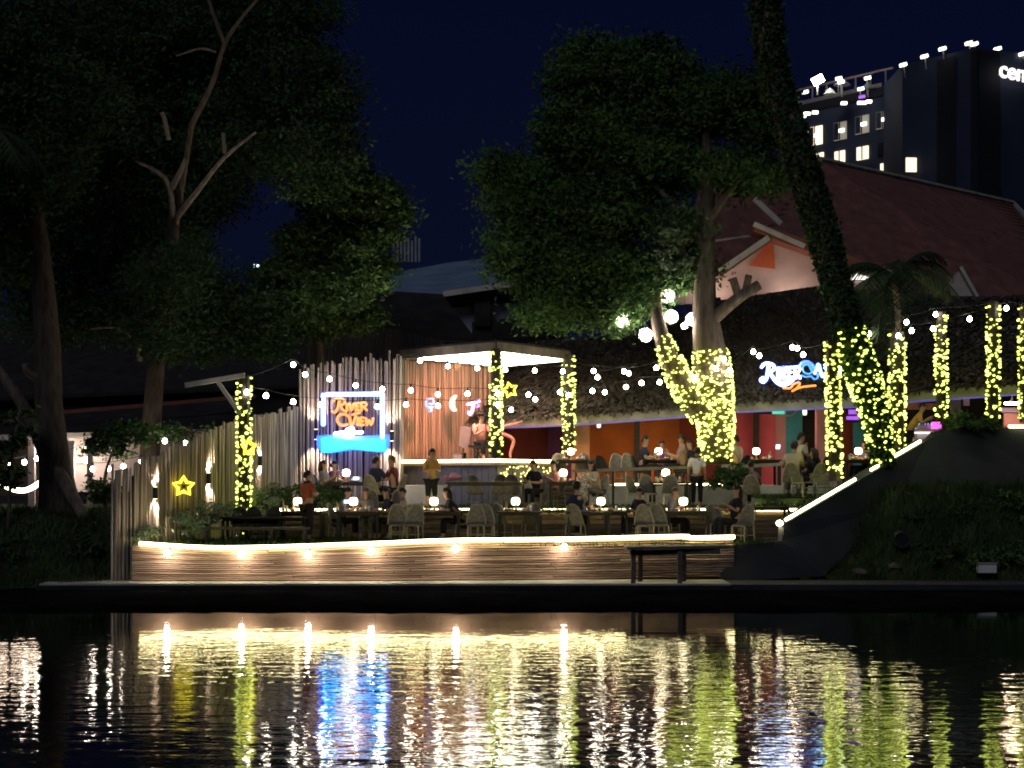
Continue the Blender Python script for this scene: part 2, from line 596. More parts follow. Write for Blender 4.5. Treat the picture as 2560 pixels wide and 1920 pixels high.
STR = [(330, 1357, 36.8), (350, 1358, 36.8), (520, 1368, 36.8), (700, 1366, 36.8), (930, 1358, 36.9), (1140, 1350, 37.0), (1410, 1347, 37.3), (1700, 1340, 37.9), (1725, 1344, 37.9), (1835, 1342, 38.2)]
SP = [P(*q) for q in STR]
# ledge of the embankment
g = MB()
g.box((-2.9, 36.72, 0.22), (15.8, 1.46, 0.68))
g.build('embankment_ledge', M['concrete'], kind='structure')
g = MB()
g.box((-2.9, 35.96, 0.22), (15.9, 0.06, 0.60))
g.build('embankment_face', M['wetconcrete'], kind='structure')
# low wet apron between the quay and the water, with an uneven edge
g = MB()
NA = 260
for k in range(NA + 1):
    x = -45 + 90 * k / NA
    yf = 31.75 + 0.10 * math.sin(x * .9) + 0.05 * math.sin(x * 3.1 + 1) + random.uniform(-.03, .03)
    zf = 0.37 + random.uniform(-.012, .012)
    g.v += [(x, yf - .05, 0.0), (x, yf, zf), (x, yf + .25, zf + .02), (x, 34.2, 0.40 + random.uniform(-.02, .02)), (x, 36.6, 0.42)]
for k in range(NA):
    for j in range(4):
        i0 = k * 5 + j
        g.f.append((i0, i0 + 5, i0 + 6, i0 + 1))
g.build('quay_apron', M['apron'], kind='structure')
g = MB()
g.box((15.0, 36.71, 0.21), (20.0, 1.5, 0.66))
g.build('embankment_path', M['darkwall'], kind='structure')

front = [(p.x, p.y + 0.08) for p in SP]
Z1, Z2, Z3 = 1.36, 2.10, 2.75


def slab(name, poly, z0, z1, m):
    mb = MB()
    mb.prism([(x, y, z0) for x, y in poly], (0, 0, z1 - z0))
    return mb.build(name, m, kind='structure')


slab('terrace_lawn', front + [(7.2, 39.4), (7.4, 43), (-7.9, 43), (-8.9, 37.35)], 0.2, Z1, M['lawn'])
slab('terrace_lawn', [(-7.5, 42.15), (9.2, 42.15), (12.5, 47), (-6.4, 47)], 0.2, Z2, M['lawn'])
slab('lawn_terrace', [(6.5, 42.2), (9.1, 42.2), (10.2, 44.2), (6.9, 44.2)], 1.9, 2.42, M['lawn'])
slab('terrace_floor', [(-3.6, 46.3), (0.9, 48.4), (0.95, 46.1), (13, 44.6), (24, 44.4), (24, 60), (-4, 60)], 0.2, Z3, M['concrete'])


def bank(name, fn, x0, x1, y0, y1, nx, ny, m):
    mb = MB()
    vs = []
    for j in range(ny + 1):
        for i in range(nx + 1):
            x = x0 + (x1 - x0) * i / nx
            y = y0 + (y1 - y0) * j / ny
            vs.append((x, y, fn(x, y)))
    mb.add(vs, [(j * (nx + 1) + i, j * (nx + 1) + i + 1, (j + 1) * (nx + 1) + i + 1, (j + 1) * (nx + 1) + i) for j in range(ny) for i in range(nx)])
    return mb.build(name, m, kind='structure', smooth=True)


def left_bank(x, y):
    t = min(max((y - 36.0) / 4.0, 0), 1)
    s = min(max((-9.3 - x) / 1.4, 0), 1)
    return -0.15 + (0.35 + 1.75 * t * (0.55 + 0.45 * s)) + 0.09 * math.sin(x * 2.1 + y * 1.3) + 0.06 * math.sin(x * 5.3 - y * 3.1)


bank('left_bank', left_bank, -26, -8.6, 35.9, 56, 40, 44, M['lawn'])


def right_bank(x, y):
    t = min(max((y - 36.9) / 3.2, 0), 1)
    s = min(max((x - 7.4) / 2.2, 0), 1)
    t = t * t * (3 - 2 * t)
    return 0.2 + 2.35 * t * s + 0.1 * math.sin(x * 1.7 + y * 2.3) + 0.06 * math.sin(x * 4.9 - y * 3.7)


bank('right_bank', right_bank, 6.3, 34, 37.3, 44, 56, 30, M['lawn'])


def hill(x, y):
    t = min(max((x - 10.4) / 2.2, 0), 1)
    d = max(0.0, 1 - abs(y - 45.8) / 2.6)
    return 1.2 + (3.15 - 0.045 * max(0, x - 13)) * (t * t * (3 - 2 * t)) * min(1, d * 2.2) + 0.08 * math.sin(x * 3 + y * 2)


bank('grass_mound', hill, 9.8, 34, 43.3, 48.2, 44, 20, M['lawn'])

# grass blades on the lawns
def blades(pts, h, name, m=None):
    n = len(pts)
    th = RNG.uniform(0, 2 * PI, n)
    w = 0.018
    hh = h * RNG.uniform(0.5, 1.3, n)
    dx, dy = np.cos(th) * w, np.sin(th) * w
    lean = RNG.normal(0, 0.35, (n, 2)) * hh[:, None]
    a = pts + np.stack([dx, dy, np.zeros(n)], 1)
    b = pts - np.stack([dx, dy, np.zeros(n)], 1)
    c = pts + np.concatenate([lean, hh[:, None]], 1)
    return quads_mesh(name, np.stack([a, b, c], 1), 3, m or M['grass'], kind='stuff')


def rect_pts(n, x0, x1, y0, y1, zf):
    x = RNG.uniform(x0, x1, n)
    y = RNG.uniform(y0, y1, n)
    if callable(zf):
        z = np.array([zf(a, b) for a, b in zip(x, y)])
    else:
        z = np.full(n, zf)
    return np.stack([x, y, z], 1)


gp = rect_pts(16000, -8.8, 6.4, 37.1, 42.0, Z1)
gp = gp[gp[:, 1] > 37.05 + np.clip((gp[:, 0] - 1) * 0.24, 0, 1.3)]
blades(gp, 0.11, 'lawn_grass')
blades(rect_pts(9000, -6.6, 8.8, 42.2, 45.5, Z2), 0.12, 'lawn_grass')
blades(rect_pts(2600, 6.6, 9.0, 42.25, 43.4, 2.42), 0.12, 'lawn_grass')
blades(rect_pts(9000, -14, -9.3, 36.1, 44, left_bank), 0.2, 'bank_grass')
blades(rect_pts(16000, 7.6, 17, 37.4, 42.4, right_bank), 0.28, 'bank_grass')
blades(rect_pts(3000, 10.3, 17, 43.5, 46, hill), 0.14, 'bank_grass')

# ------------------------------------------------------------------ front wall of stacked logs and its lamps
wall = thing('log_retaining_wall', 'long low wall of stacked brown logs along the river ledge', 'retaining wall', (-1, 37, 0.56))
backing = MB()
for a, b in zip(SP, SP[1:]):
    backing.prism([(a.x, a.y + 0.07, 0.5), (b.x, b.y + 0.07, 0.5), (b.x, b.y + 0.07, b.z - 0.06), (a.x, a.y + 0.07, a.z - 0.06)], (0, 0.12, 0))
backing.build('backing', M['darkwood'], wall)


def wall_at(u, f):
    for a, b in zip(STR, STR[1:]):
        if a[0] <= u <= b[0]:
            t = (u - a[0]) / (b[0] - a[0])
            p = P(*a).lerp(P(*b), t)
            return Vector((p.x, p.y, 0.57 + (p.z - 0.05 - 0.57) * f))
    p = SP[-1]
    return Vector((p.x, p.y, 0.57 + (p.z - 0.05 - 0.57) * f))


ROWS = 16
for r in range(ROWS):
    u = 300 + random.uniform(0, 60) if r < 0 else 330
    while u < 1835:
        e = min(u + random.uniform(260, 480), 1835)
        if 1835 - e < 90: e = 1835
        f = (r + 0.5) / ROWS
        pts = []
        k = max(2, int((e - u) / 60))
        jit = random.uniform(-0.012, 0.012)
        for i in range(k + 1):
            p = wall_at(u + 1.0 + (e - u - 2.0) * i / k, f)
            p.y += jit + random.uniform(-0.006, 0.006)
            p.z += random.uniform(-0.006, 0.006)
            pts.append(p)
        MB().tube(pts, random.uniform(0.024, 0.033), 6).build('log', M['log'], wall)
        u = e
led = thing('led_strip', 'long wavy white light strip along the top of the log wall', 'light strip', SP[4] + Vector((0, 0, 0)))
MB().tube([p + Vector((0, -0.05, 0.0)) for p in smooth_path(SP[1:], 4)], 0.045, 6).build('led_tube', M['strip'], led)
for i, (u, v) in enumerate([(418, 1383), (604, 1386), (770, 1387), (928, 1377), (1140, 1372), (1410, 1368)]):
    y = wall_at(u, 0.9).y
    p = P(u, v, y - 0.30)
    t = thing('wall_bulb', ['leftmost round bulb on the log wall below the light strip', 'second round bulb from the left on the log wall', 'round bulb on the log wall below the man in orange shirt',
              'round bulb on the log wall below the blue neon sign', 'round bulb on the log wall below the stage post, larger than its neighbours',
              'rightmost round bulb on the log wall, beside the jetty'][i], 'bulb', p, 'round bulbs along the log wall')
    MB().lathe([(0.0, -0.075), (0.05, -0.055), (0.075, 0.0), (0.05, 0.055), (0.02, 0.075)], p, 12).build('bulb', M['wallbulb'], t, True)
    MB().bar(p + Vector((0, 0.05, 0.07)), p + Vector((0.02, 0.31, 0.13)), 0.03, 0.03).build('bracket', M['blackmetal'], t)

# ------------------------------------------------------------------ bamboo fences
def pole_mesh(h, r):
    mb = MB()
    pts, rs = [], []
    k = 4
    bx, by = random.uniform(-0.03, 0.03), random.uniform(-0.02, 0.02)
    for i in range(k + 1):
        t = i / k
        pts.append((bx * math.sin(t * PI), by * math.sin(t * PI), h * t))
        rs.append(r * (1.0 - 0.15 * t))
    mb.tube(pts, rs, 7)
    me = bpy.data.meshes.new('pole')
    me.from_pydata(mb.v, [], mb.f)
    me.polygons.foreach_set('use_smooth', [True] * len(me.polygons))
    return me


POLES = [pole_mesh(1.0, random.uniform(0.034, 0.056)) for _ in range(12)]


def bamboo_run(root, a, b, zb, zt, step, m, jag=0.08, name='bamboo_pole'):
    """upright poles from plan point a to b; zb, zt give (start, end) base and top heights"""
    a, b = Vector(a), Vector(b)
    n = int((b - a).length / step)
    for i in range(n):
        t = (i + 0.5) / n
        p = a.lerp(b, t)
        z0 = zb[0] + (zb[1] - zb[0]) * t
        z1 = zt[0] + (zt[1] - zt[0]) * t + random.uniform(-jag, jag) + (random.random() < 0.12) * random.uniform(0, 0.16)
        me = random.choice(POLES)
        if not me.materials: me.materials.append(None)
        o = bpy.data.objects.new(name, me)
        COL.objects.link(o)
        o.parent = root
        s = random.uniform(0.85, 1.15)
        o.scale = (s, s, z1 - z0)
        o.rotation_euler = (random.uniform(-0.008, 0.008), random.uniform(-0.008, 0.008), random.uniform(0, 6))
        o.location = Vector((p.x, p.y + random.uniform(-0.015, 0.015), z0)) - ORG[root]
        o.material_slots[0].link = 'OBJECT'
        o.material_slots[0].material = m


fa = Vector((XU(275, 36.9), 36.9))
fb = Vector((XU(333, 37.2), 37.2))
fc = Vector((XU(745, 45.2), 45.2))
fence = thing('bamboo_fence', 'long weathered bamboo pole fence running back from the river on the left', 'fence', (fa.x, fa.y, 0.5))
bamboo_run(fence, fa, fb, (0.45, 0.5), (3.15, 3.22), 0.085, M['bamboo'], 0.02)
mid = fb.lerp(fc, 0.5)
bamboo_run(fence, fb, mid, (0.9, 1.3), (3.3, 4.3), 0.098, M['bamboo'])
bamboo_run(fence, mid, fc, (1.3, 1.9), (4.35, 5.0), 0.098, M['bamboo'])
back = MB()
back.prism([(fb.x - 0.08, fb.y + 0.05, 0.9), (fc.x - 0.08, fc.y + 0.05, 1.8), (fc.x - 0.08, fc.y + 0.05, 4.7), (fb.x - 0.08, fb.y + 0.05, 3.0)], (-0.04, 0.03, 0))
back.build('fence_backing', M['darkwood'], fence)

ta, tb = Vector((XU(747, 45.3), 45.3)), Vector((XU(1003, 46.6), 46.6))
tall = thing('tall_bamboo_panel', 'tall bamboo pole panel behind the blue and orange neon sign', 'fence', (ta.x, ta.y, 2.0))
bamboo_run(tall, ta, ta.lerp(tb, 0.4), (2.0, 2.0), (6.05, 6.4), 0.098, M['bamboo'], 0.1)
bamboo_run(tall, ta.lerp(tb, 0.4), tb, (2.0, 2.0), (6.42, 6.5), 0.098, M['bamboo'], 0.1)
back = MB()
back.prism([(ta.x, ta.y + 0.09, 2.0), (tb.x, tb.y + 0.09, 2.0), (tb.x, tb.y + 0.09, 6.2), (ta.x, ta.y + 0.09, 5.8)], (0, 0.05, 0))
back.build('panel_backing', M['darkwood'], tall)

# corrugated sheet fence behind
cf = thing('corrugated_fence', 'grey corrugated metal sheets rising behind the bamboo panel', 'fence', P(930, 1000, 52))
pts = []
for k in range(90):
    u = 756 + (1112 - 756) * k / 89
    pts.append((u, 815 + (0 if u < 1000 else (u - 1000) * 0.22) + (u - 756) * 0.035, 52 + (0.06 if k % 2 else 0)))
mb = MB()
for a, b in zip(pts, pts[1:]):
    q0, q1 = P(*a), P(*b)
    mb.add([q0, q1, (q1.x, q1.y, 2.5), (q0.x, q0.y, 2.5)], [(0, 1, 2, 3)])
mb.build('metal_sheet', M['corr'], cf)
MB().bar(P(756, 835, 52.15), P(1110, 862, 52.15), 0.06, 0.08).build('rail', M['blackmetal'], cf)

# up and down wall lights
sconces = [(388, 1232, 'bamboo wall light nearest the river, left of the yellow neon star'), (522, 1196, 'bamboo wall light between the yellow neon star and the lit post'),
           (650, 1152, 'bamboo wall light just right of the lit post'), (790, 1086, 'wall light at the left edge of the blue neon sign'), (980, 1090, 'wall light at the right edge of the blue neon sign')]
for u, v, lab in sconces:
    if u < 745:
        t = (u - 333) / (745 - 333)
        lo, hi = 0.0, 1.0
        for _ in range(40):
            md = (lo + hi) / 2
            q = fb.lerp(fc, md)
            if 1280 + q.x * F / q.y < u: lo = md
            else: hi = md
        q = fb.lerp(fc, lo)
        dn = (Vector((fc.y - fb.y, -(fc.x - fb.x)))).normalized()
        q = q + dn * 0.34
    else:
        q = ta.lerp(tb, (u - 747) / (1003 - 747)) + Vector((0, -0.34))
        dn = Vector((0, -1))
    c = P(u, v, q.y)
    t = thing('wall_light', lab, 'wall light', c, 'up and down lights on the bamboo')
    MB().lathe([(0.055, -0.14), (0.06, -0.14), (0.06, 0.14), (0.055, 0.14)], c, 10).build('housing', M['blackmetal'], t)
    for s in (1, -1):
        MB().lathe([(0.05, 0.142 * s), (0.05, 0.147 * s)] if s > 0 else [(0.05, -0.147), (0.05, -0.142)], c, 10).build('lens', M['lampshade'], t)
        ld = bpy.data.lights.new('beam', 'SPOT')
        ld.energy = 140 if u < 745 else 130
        ld.color = (1.0, 0.80, 0.62)
        ld.spot_size = R(115 if u < 745 else 90)
        ld.spot_blend = 0.7
        ld.shadow_soft_size = 0.04
        lo_ = bpy.data.objects.new('beam', ld)
        COL.objects.link(lo_)
        lo_.parent = t
        lo_.location = (0, 0, 0.17 * s)
        lo_.rotation_euler = Vector((-dn.x * 0.22, -dn.y * 0.22, s)).to_track_quat('-Z', 'Y').to_euler()

# ------------------------------------------------------------------ neon shapes
def neon(strokes, ox, oy, sc, Y, rad, name, m, root, k=3):
    mb = MB()
    for st in strokes:
        pts = [P(ox + x / sc, oy + y / sc, Y) for x, y in st]
        mb.tube(smooth_path(pts, k) if len(pts) > 2 else pts, rad, 6)
        for e in (pts[0], pts[-1]): mb.ico(e, rad * 1.02)
    return mb.build(name, m, root, True)


YS = 44.9
sg = thing('neon_sign', 'square neon sign reading RIVER VIEW in orange over a cyan wave', 'sign', P(882, 1140, YS))
a1 = (780, 960, 8.733, YS)
mb = MB()
mb.prism([P(780 + x / 8.733, 960 + y / 8.733, YS + 0.10) for x, y in [(100, 1130), (400, 1110), (900, 1140), (1690, 1110), (1690, 1330), (1600, 1500), (900, 1440), (400, 1510), (190, 1490), (100, 1330)]], (0, 0.05, 0))
mb.build('wave_backing', M['nblue2'], sg)
mb = MB()
mb.prism([P(780 + x / 8.733, 960 + y / 8.733, YS) for x, y in [(205, 1185), (330, 1172), (480, 1180), (650, 1205), (800, 1225), (1000, 1232), (1150, 1225), (1400, 1200), (1585, 1192), (1590, 1455), (1400, 1455), (1250, 1445), (1100, 1425), (960, 1408), (830, 1402), (700, 1420), (550, 1455), (350, 1490), (225, 1482)]], (0, 0.08, 0))
mb.build('wave_panel', M['ncyan'], sg)
neon([[(245, 240), (245, 880)], [(330, 228), (1530, 218)], [(1537, 225), (1537, 1160)]], *a1, 0.052, 'neon_frame', M['nblue'], sg)
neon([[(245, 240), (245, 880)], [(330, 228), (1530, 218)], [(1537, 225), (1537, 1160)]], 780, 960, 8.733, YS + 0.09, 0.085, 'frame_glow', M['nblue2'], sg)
for nm, st in {
    'neon_letter_r': [[(600, 345), (580, 450), (555, 550), (500, 620), (440, 600)], [(465, 365), (520, 325), (600, 325), (680, 335), (715, 385), (690, 440), (610, 470)], [(620, 470), (670, 560), (740, 605)]],
    'neon_letter_i': [[(765, 440), (765, 578)]],
    'neon_letter_v': [[(815, 430), (860, 578), (915, 430)]],
    'neon_letter_e': [[(965, 425), (965, 575)], [(965, 425), (1025, 420)], [(965, 497), (1010, 495)], [(965, 575), (1025, 570)]],
    'neon_letter_r_small': [[(1075, 415), (1080, 575)], [(1075, 415), (1150, 408), (1190, 445), (1150, 490), (1080, 497)], [(1120, 497), (1190, 570)]],
    'neon_letter_v_swash': [[(835, 790), (790, 700), (690, 660), (590, 690), (550, 780), (585, 865), (670, 900), (770, 880)], [(820, 760), (865, 905), (960, 705)], [(880, 670), (960, 650), (1040, 625)]],
    'neon_letter_i_tall': [[(1000, 745), (1000, 895)]],
    'neon_letter_e_low': [[(1060, 740), (1060, 895)], [(1060, 740), (1125, 735)], [(1060, 815), (1110, 812)], [(1060, 895), (1125, 892)]],
    'neon_letter_w': [[(1175, 755), (1200, 895), (1245, 790), (1285, 895), (1335, 750)]],
}.items():
    neon(st, *a1, 0.037, nm, M['norange'], sg)
neon([[(500, 1085), (620, 1065), (720, 1060), (860, 1070), (1090, 1055)], [(720, 1060), (790, 990), (880, 965), (890, 1040), (800, 1110), (720, 1140)], [(720, 1140), (800, 1150), (880, 1100)], [(800, 1020), (800, 1110)]], *a1, 0.05, 'neon_emblem', M['nwhite'], sg)
MB().bar(P(800, 985, 45.1), P(800, 1090, 45.1), 0.03, 0.03).build('sign_bracket', M['blackmetal'], sg)

YB = 43.6
sb = thing('neon_sign', 'white and blue script neon sign reading River View on the thatched roof', 'sign', P(1990, 990, YB))
a2 = (1880, 880, 9.217, YB)
W_, B_ = M['nwhite'], M['nsky']
neon([[(385, 265), (365, 450), (335, 600), (270, 690), (200, 650), (250, 595)], [(220, 345), (300, 265), (440, 275), (515, 345), (470, 430), (370, 455)], [(400, 460), (470, 570), (560, 690), (700, 765), (850, 725), (940, 650)], [(500, 610), (600, 685), (720, 700), (850, 650)]], *a2, 0.034, 'neon_letter_r', W_, sb)
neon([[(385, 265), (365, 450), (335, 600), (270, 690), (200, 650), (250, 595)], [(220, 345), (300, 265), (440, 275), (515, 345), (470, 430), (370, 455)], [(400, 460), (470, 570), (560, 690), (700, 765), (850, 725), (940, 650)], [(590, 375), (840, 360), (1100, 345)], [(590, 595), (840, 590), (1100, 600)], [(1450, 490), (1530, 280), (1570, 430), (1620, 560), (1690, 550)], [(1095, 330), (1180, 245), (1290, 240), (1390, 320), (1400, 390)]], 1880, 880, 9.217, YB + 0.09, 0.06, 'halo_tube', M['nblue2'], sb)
neon([[(590, 375), (590, 595)]], *a2, 0.03, 'neon_letter_i', W_, sb)
neon([[(645, 375), (715, 595), (780, 370)]], *a2, 0.03, 'neon_letter_v', W_, sb)
neon([[(840, 360), (845, 590)], [(840, 360), (920, 355)], [(845, 470), (910, 465)], [(845, 590), (930, 585)]], *a2, 0.028, 'neon_letter_e', W_, sb)
neon([[(985, 350), (995, 605)], [(985, 350), (1080, 345), (1100, 410), (1070, 460), (995, 475)], [(1030, 475), (1110, 600)]], *a2, 0.028, 'neon_letter_r_small', W_, sb)
neon([[(1095, 330), (1180, 245), (1290, 240), (1390, 320), (1400, 390)], [(1380, 450), (1300, 300), (1200, 310), (1165, 390), (1215, 480), (1320, 500), (1430, 430), (1470, 350)], [(1135, 540), (1250, 575), (1360, 560), (1430, 625), (1510, 600), (1520, 520)]], *a2, 0.026, 'neon_letter_v_swash', B_, sb)
neon([[(1450, 490), (1530, 280), (1570, 430), (1620, 560), (1690, 550)]], *a2, 0.03, 'neon_letter_i_script', M['nblue'], sb)
neon([[(1670, 300), (1800, 290)], [(1730, 300), (1745, 545)], [(1710, 410), (1820, 395)], [(1745, 545), (1830, 535)]], *a2, 0.03, 'neon_letter_e_end', M['nblue'], sb)
neon([[(1890, 300), (1930, 540), (1970, 400), (2010, 540), (2060, 290)]], *a2, 0.028, 'neon_letter_w', M['nblue'], sb)
neon([[(725, 832), (880, 835), (960, 745), (1085, 705), (1090, 760), (1000, 860), (930, 900)], [(960, 880), (1100, 820), (1280, 790), (1460, 775)]], *a2, 0.03, 'neon_emblem', M['norange'], sb)
MB().bar(P(1900, 940, YB + 0.12), P(2100, 935, YB + 0.12), 0.04, 0.04).build('sign_rail', M['blackmetal'], sb)
MB().bar(P(1960, 940, YB + 0.12), P(1960, 1000, 46.2), 0.04, 0.04).build('sign_bracket', M['blackmetal'], sb)


def star(u, v, Y, r, rot, lab, sq=1.0, dirx=None):
    c = P(u, v, Y)
    dirx = Vector(dirx or (1, 0, 0)).normalized()
    t = thing('neon_star', lab, 'neon star', c, 'yellow neon stars')
    pts = []
    for k in range(10):
        rr = r if k % 2 == 0 else r * 0.52
        an = PI / 2 + rot + k * PI / 5
        pts.append(c + dirx * (rr * math.cos(an) * sq) + Vector((0, 0, rr * math.sin(an))))
    MB().tube(pts, 0.042, 6, True).build('neon_tube', M['nyellow'], t, True)
    MB().box(c + Vector((0, 0.08, 0)), (0.08, 0.05, 0.08)).build('mount', M['blackmetal'], t)


star(459, 1216, 38.9, 0.235, 0.0, 'yellow neon star on the bamboo fence between two wall lights', 1.2, (0.8, 0.6, 0))
star(1275, 975, 45.9, 0.22, 0.25, 'yellow neon star tilted in front of the thatched roof, beside the stage post')
star(622, 1118, 40.1, 0.21, 0.0, 'yellow neon star fixed on the lit post on the left', 1.0, (0.8, 0.6, 0))

YT = 47.4
a3 = (1040, 970, 7.214)
t = thing('neon_symbol', 'small bright blue neon curl on the stage back wall', 'neon sign', P(1075, 1020, 48.0))
neon([[(315, 205), (200, 215), (185, 330), (300, 345)], [(310, 210), (315, 285), (235, 290)], [(220, 370), (285, 395), (240, 425)]], *a3, 48.0, 0.04, 'neon_tube', M['nsky'], t)
t = thing('neon_moon', 'cream crescent moon neon on the stage back wall', 'neon sign', P(1133, 1010, 48.9))
mo = MB()
out = [(745, 130), (690, 125), (640, 160), (605, 215), (595, 275), (605, 340), (635, 395), (680, 425), (730, 415), (745, 395), (715, 360), (700, 300), (705, 230), (725, 175)]
mo.prism([P(1040 + x / 7.214, 970 + y / 7.214, 48.9) for x, y in out], (0, 0.06, 0))
mo.build('neon_panel', M['ncream'], t)
t = thing('neon_symbol', 'pink and white neon letter T on the stage back wall beside the singer', 'neon sign', P(1184, 1020, 49.9))
neon([[(930, 295), (1040, 270), (1140, 235)], [(1035, 285), (1015, 400), (975, 475), (950, 440)]], *a3, 49.8, 0.03, 'neon_tube', M['nwhite'], t)
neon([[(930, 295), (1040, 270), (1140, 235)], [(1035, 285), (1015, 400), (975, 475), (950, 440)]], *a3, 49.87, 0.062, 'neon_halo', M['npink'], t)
neon([[(1090, 340), (1135, 335), (1120, 300)], [(1150, 215), (1060, 245)]], *a3, 49.75, 0.035, 'neon_accent', M['npink'], t)

# ------------------------------------------------------------------ stage with lit canopy
sl, sn, sr, sf = Vector((XU(1004, 48.6), 48.6)), Vector((XU(1240, 45.6), 45.6)), Vector((XU(1421, 49.0), 49.0)), Vector((XU(1226, 52.2), 52.2))
st = thing('stage', 'raised corner stage with a lit flat canopy and plank back wall', 'stage', (-0.8, 48, Z3))
ZS = 3.45
mb = MB()
mb.prism([(q.x, q.y, ZS - 0.12) for q in (sl, sn, sr, sf)], (0, 0, 0.12))
mb.build('stage_floor', M['plank'], st)


def skirt_run(a, b, n, m):
    for i in range(n):
        p = a.lerp(b, (i + 0.5) / n)
        q = a.lerp(b, 0.5)
        ang = math.atan2(b.y - a.y, b.x - a.x)
        MB().box((p.x, p.y, 2.72), ((b - a).length / n * 0.93, 0.04 + random.uniform(0, 0.02), 1.2), ang).build('skirt_board', m, st)


skirt_run(sl + Vector((0.1, 0.1)), sn + Vector((0, 0.1)), 14, M['corr'])
skirt_run(sn + Vector((0, 0.12)), sr + Vector((-0.08, 0.06)), 14, M['corr'])
bamboo_run(st, sl + Vector((0.05, 0.15)), sf, (ZS, ZS), (6.62, 6.62), 0.125, M['stagebamboo'], 0.01, 'wall_pole')
mb = MB()
mb.prism([(sl.x, sl.y + 0.25, ZS), (sf.x, sf.y + 0.1, ZS), (sf.x, sf.y + 0.1, 6.6), (sl.x, sl.y + 0.25, 6.6)], (-0.05, 0.06, 0))
mb.build('wall_backing', M['stagebamboo'], st)
ZC = 6.70
cc = (sl + sn + sr + sf) / 4
ov = [cc + (q - cc) * 1.02 for q in (sl, sn, sr, sf)]
mb = MB()
mb.prism([(q.x, q.y, ZC + 0.06) for q in ov], (0, 0, 0.2))
mb.build('canopy_roof', M['darkroof'], st)
mb = MB()
for i in range(4):
    a, b = ov[i], ov[(i + 1) % 4]
    mb.bar((a.x, a.y, ZC + 0.07), (b.x, b.y, ZC + 0.07), 0.07, 0.26)
mb.build('canopy_fascia', M['canopydark'], st)
MB().bar((sl.x, sl.y, Z2), (sl.x, sl.y, ZC + 0.1), 0.12, 0.12).build('corner_post', M['fascia'], st)
# zig-zag of light tubes under the canopy
for i in range(7):
    t = (i + 0.6) / 7.2
    a = sl.lerp(sf, t)
    b = sn.lerp(sr, t)
    p0, p1 = a.lerp(b, 0.16), a.lerp(b, 0.96)
    nx = (sf - sl).normalized() * 0.32
    loop = [(p1.x, p1.y), (p0.x, p0.y), (p0.x - 0.12 + nx.x * .5, p0.y + nx.y * .5), (p0.x + nx.x, p0.y + nx.y), (p1.x + nx.x, p1.y + nx.y)]
    MB().tube([(x, y, ZC - 0.06) for x, y in loop], 0.036, 6).build('light_tube', M['canopylamp'], st)
mb = MB()
e = 0.03
for a, b in ((sl, sn), (sn, sr)):
    mb.tube([(a.x, a.y - 0.04, ZS + 0.02), (b.x, b.y - 0.04, ZS + 0.02)], 0.045, 6)
o = mb.build('edge_strip', M['strip2'], st)
for (u, v, Y) in [(1144, 918, 46.9)]:
    p = P(u, v, Y)
    t = thing('stage_spotlight', 'small tan spotlight hanging under the canopy facing the back wall', 'spotlight', p)
    MB().lathe([(0.05, -0.1), (0.09, -0.05), (0.1, 0.1)], p, 10).build('housing', M['tan'], t)
    MB().bar(p + Vector((0, 0, 0.1)), (p.x, p.y, ZC), 0.03, 0.03).build('arm', M['blackmetal'], t)
    ld = bpy.data.lights.new('beam', 'SPOT')
    ld.energy = 620
    ld.color = (1.0, 0.42, 0.30)
    ld.spot_size = R(130)
    ld.spot_blend = 0.8
    ld.shadow_soft_size = 0.08
    lo_ = bpy.data.objects.new('beam', ld)
    COL.objects.link(lo_)
    lo_.parent = t
    lo_.location = (0.0, 0, -0.14)
    lo_.rotation_euler = Vector((0.15, 0.75, -0.62)).to_track_quat('-Z', 'Y').to_euler()

# fairy light net hung on the stage front
fn = thing('fairy_light_net', 'net of warm fairy lights hung on the stage front below the edge strip', 'fairy lights', P(1310, 1175, 46.6))
mb, mw = MB(), MB()
for k in range(95):
    t_ = random.random()
    q = sn.lerp(sr, t_ * 0.9)
    mb.ico((q.x + 0.06, q.y - 0.08, random.uniform(2.75, 3.32)), random.uniform(0.022, 0.034))
mb.build('fairy_lights', M['fairywarm'], fn, kind='stuff')
for z in (2.85, 3.05, 3.25):
    pts = []
    for k in range(21):
        q = sn.lerp(sr, k / 20 * 0.9)
        pts.append((q.x + 0.05, q.y - 0.07, z + 0.05 * math.sin(k * 1.3)))
    mw.tube(pts, 0.006, 3)
mw.build('light_cable', M['wire'], fn)

# ------------------------------------------------------------------ fairy-lit posts
posts = [(610, 1262, 940, 40.4, 16, 'fairy lit post carrying the wooden arm on the left', 150),
         (1240, 1145, 872, 45.5, 14, 'fairy lit post at the near corner of the stage canopy', 130),
         (1421, 1140, 886, 48.8, 15, 'fairy lit post at the right corner of the stage canopy', 120),
         (2088, 1203, 850, 41.2, 17, 'fairy lit post crossing the right end of the script sign', 180),
         (2243, 1140, 830, 43.2, 19, 'fairy lit post between the leaning palm and the bar', 140),
         (2353, 1050, 780, 43.4, 14, 'fairy lit post right of the bar counter', 95),
         (2483, 1056, 755, 43.6, 15, 'fairy lit post at the top of the grass mound', 110),
         (2562, 1056, 760, 43.6, 14, 'fairy lit post at the right edge of the view', 95)]
for i, (u, vb, vt, Y, hw, lab, n) in enumerate(posts):
    b, tp = P(u, vb, Y), P(u - (8 if u == 2088 else 0), vt, Y)
    if u == 610: b.z = Z1
    t = thing('lit_post', lab, 'post', b, 'posts wrapped in fairy lights')
    r = hw * Y / F
    MB().tube([b, tp], r * 0.92, 8).build('pole', M['darkwood'], t)
    fairy_on([b + Vector((0, 0, 0.05)), tp - Vector((0, 0, 0.05))], r, int(n * 1.75), t, 0.037, i)
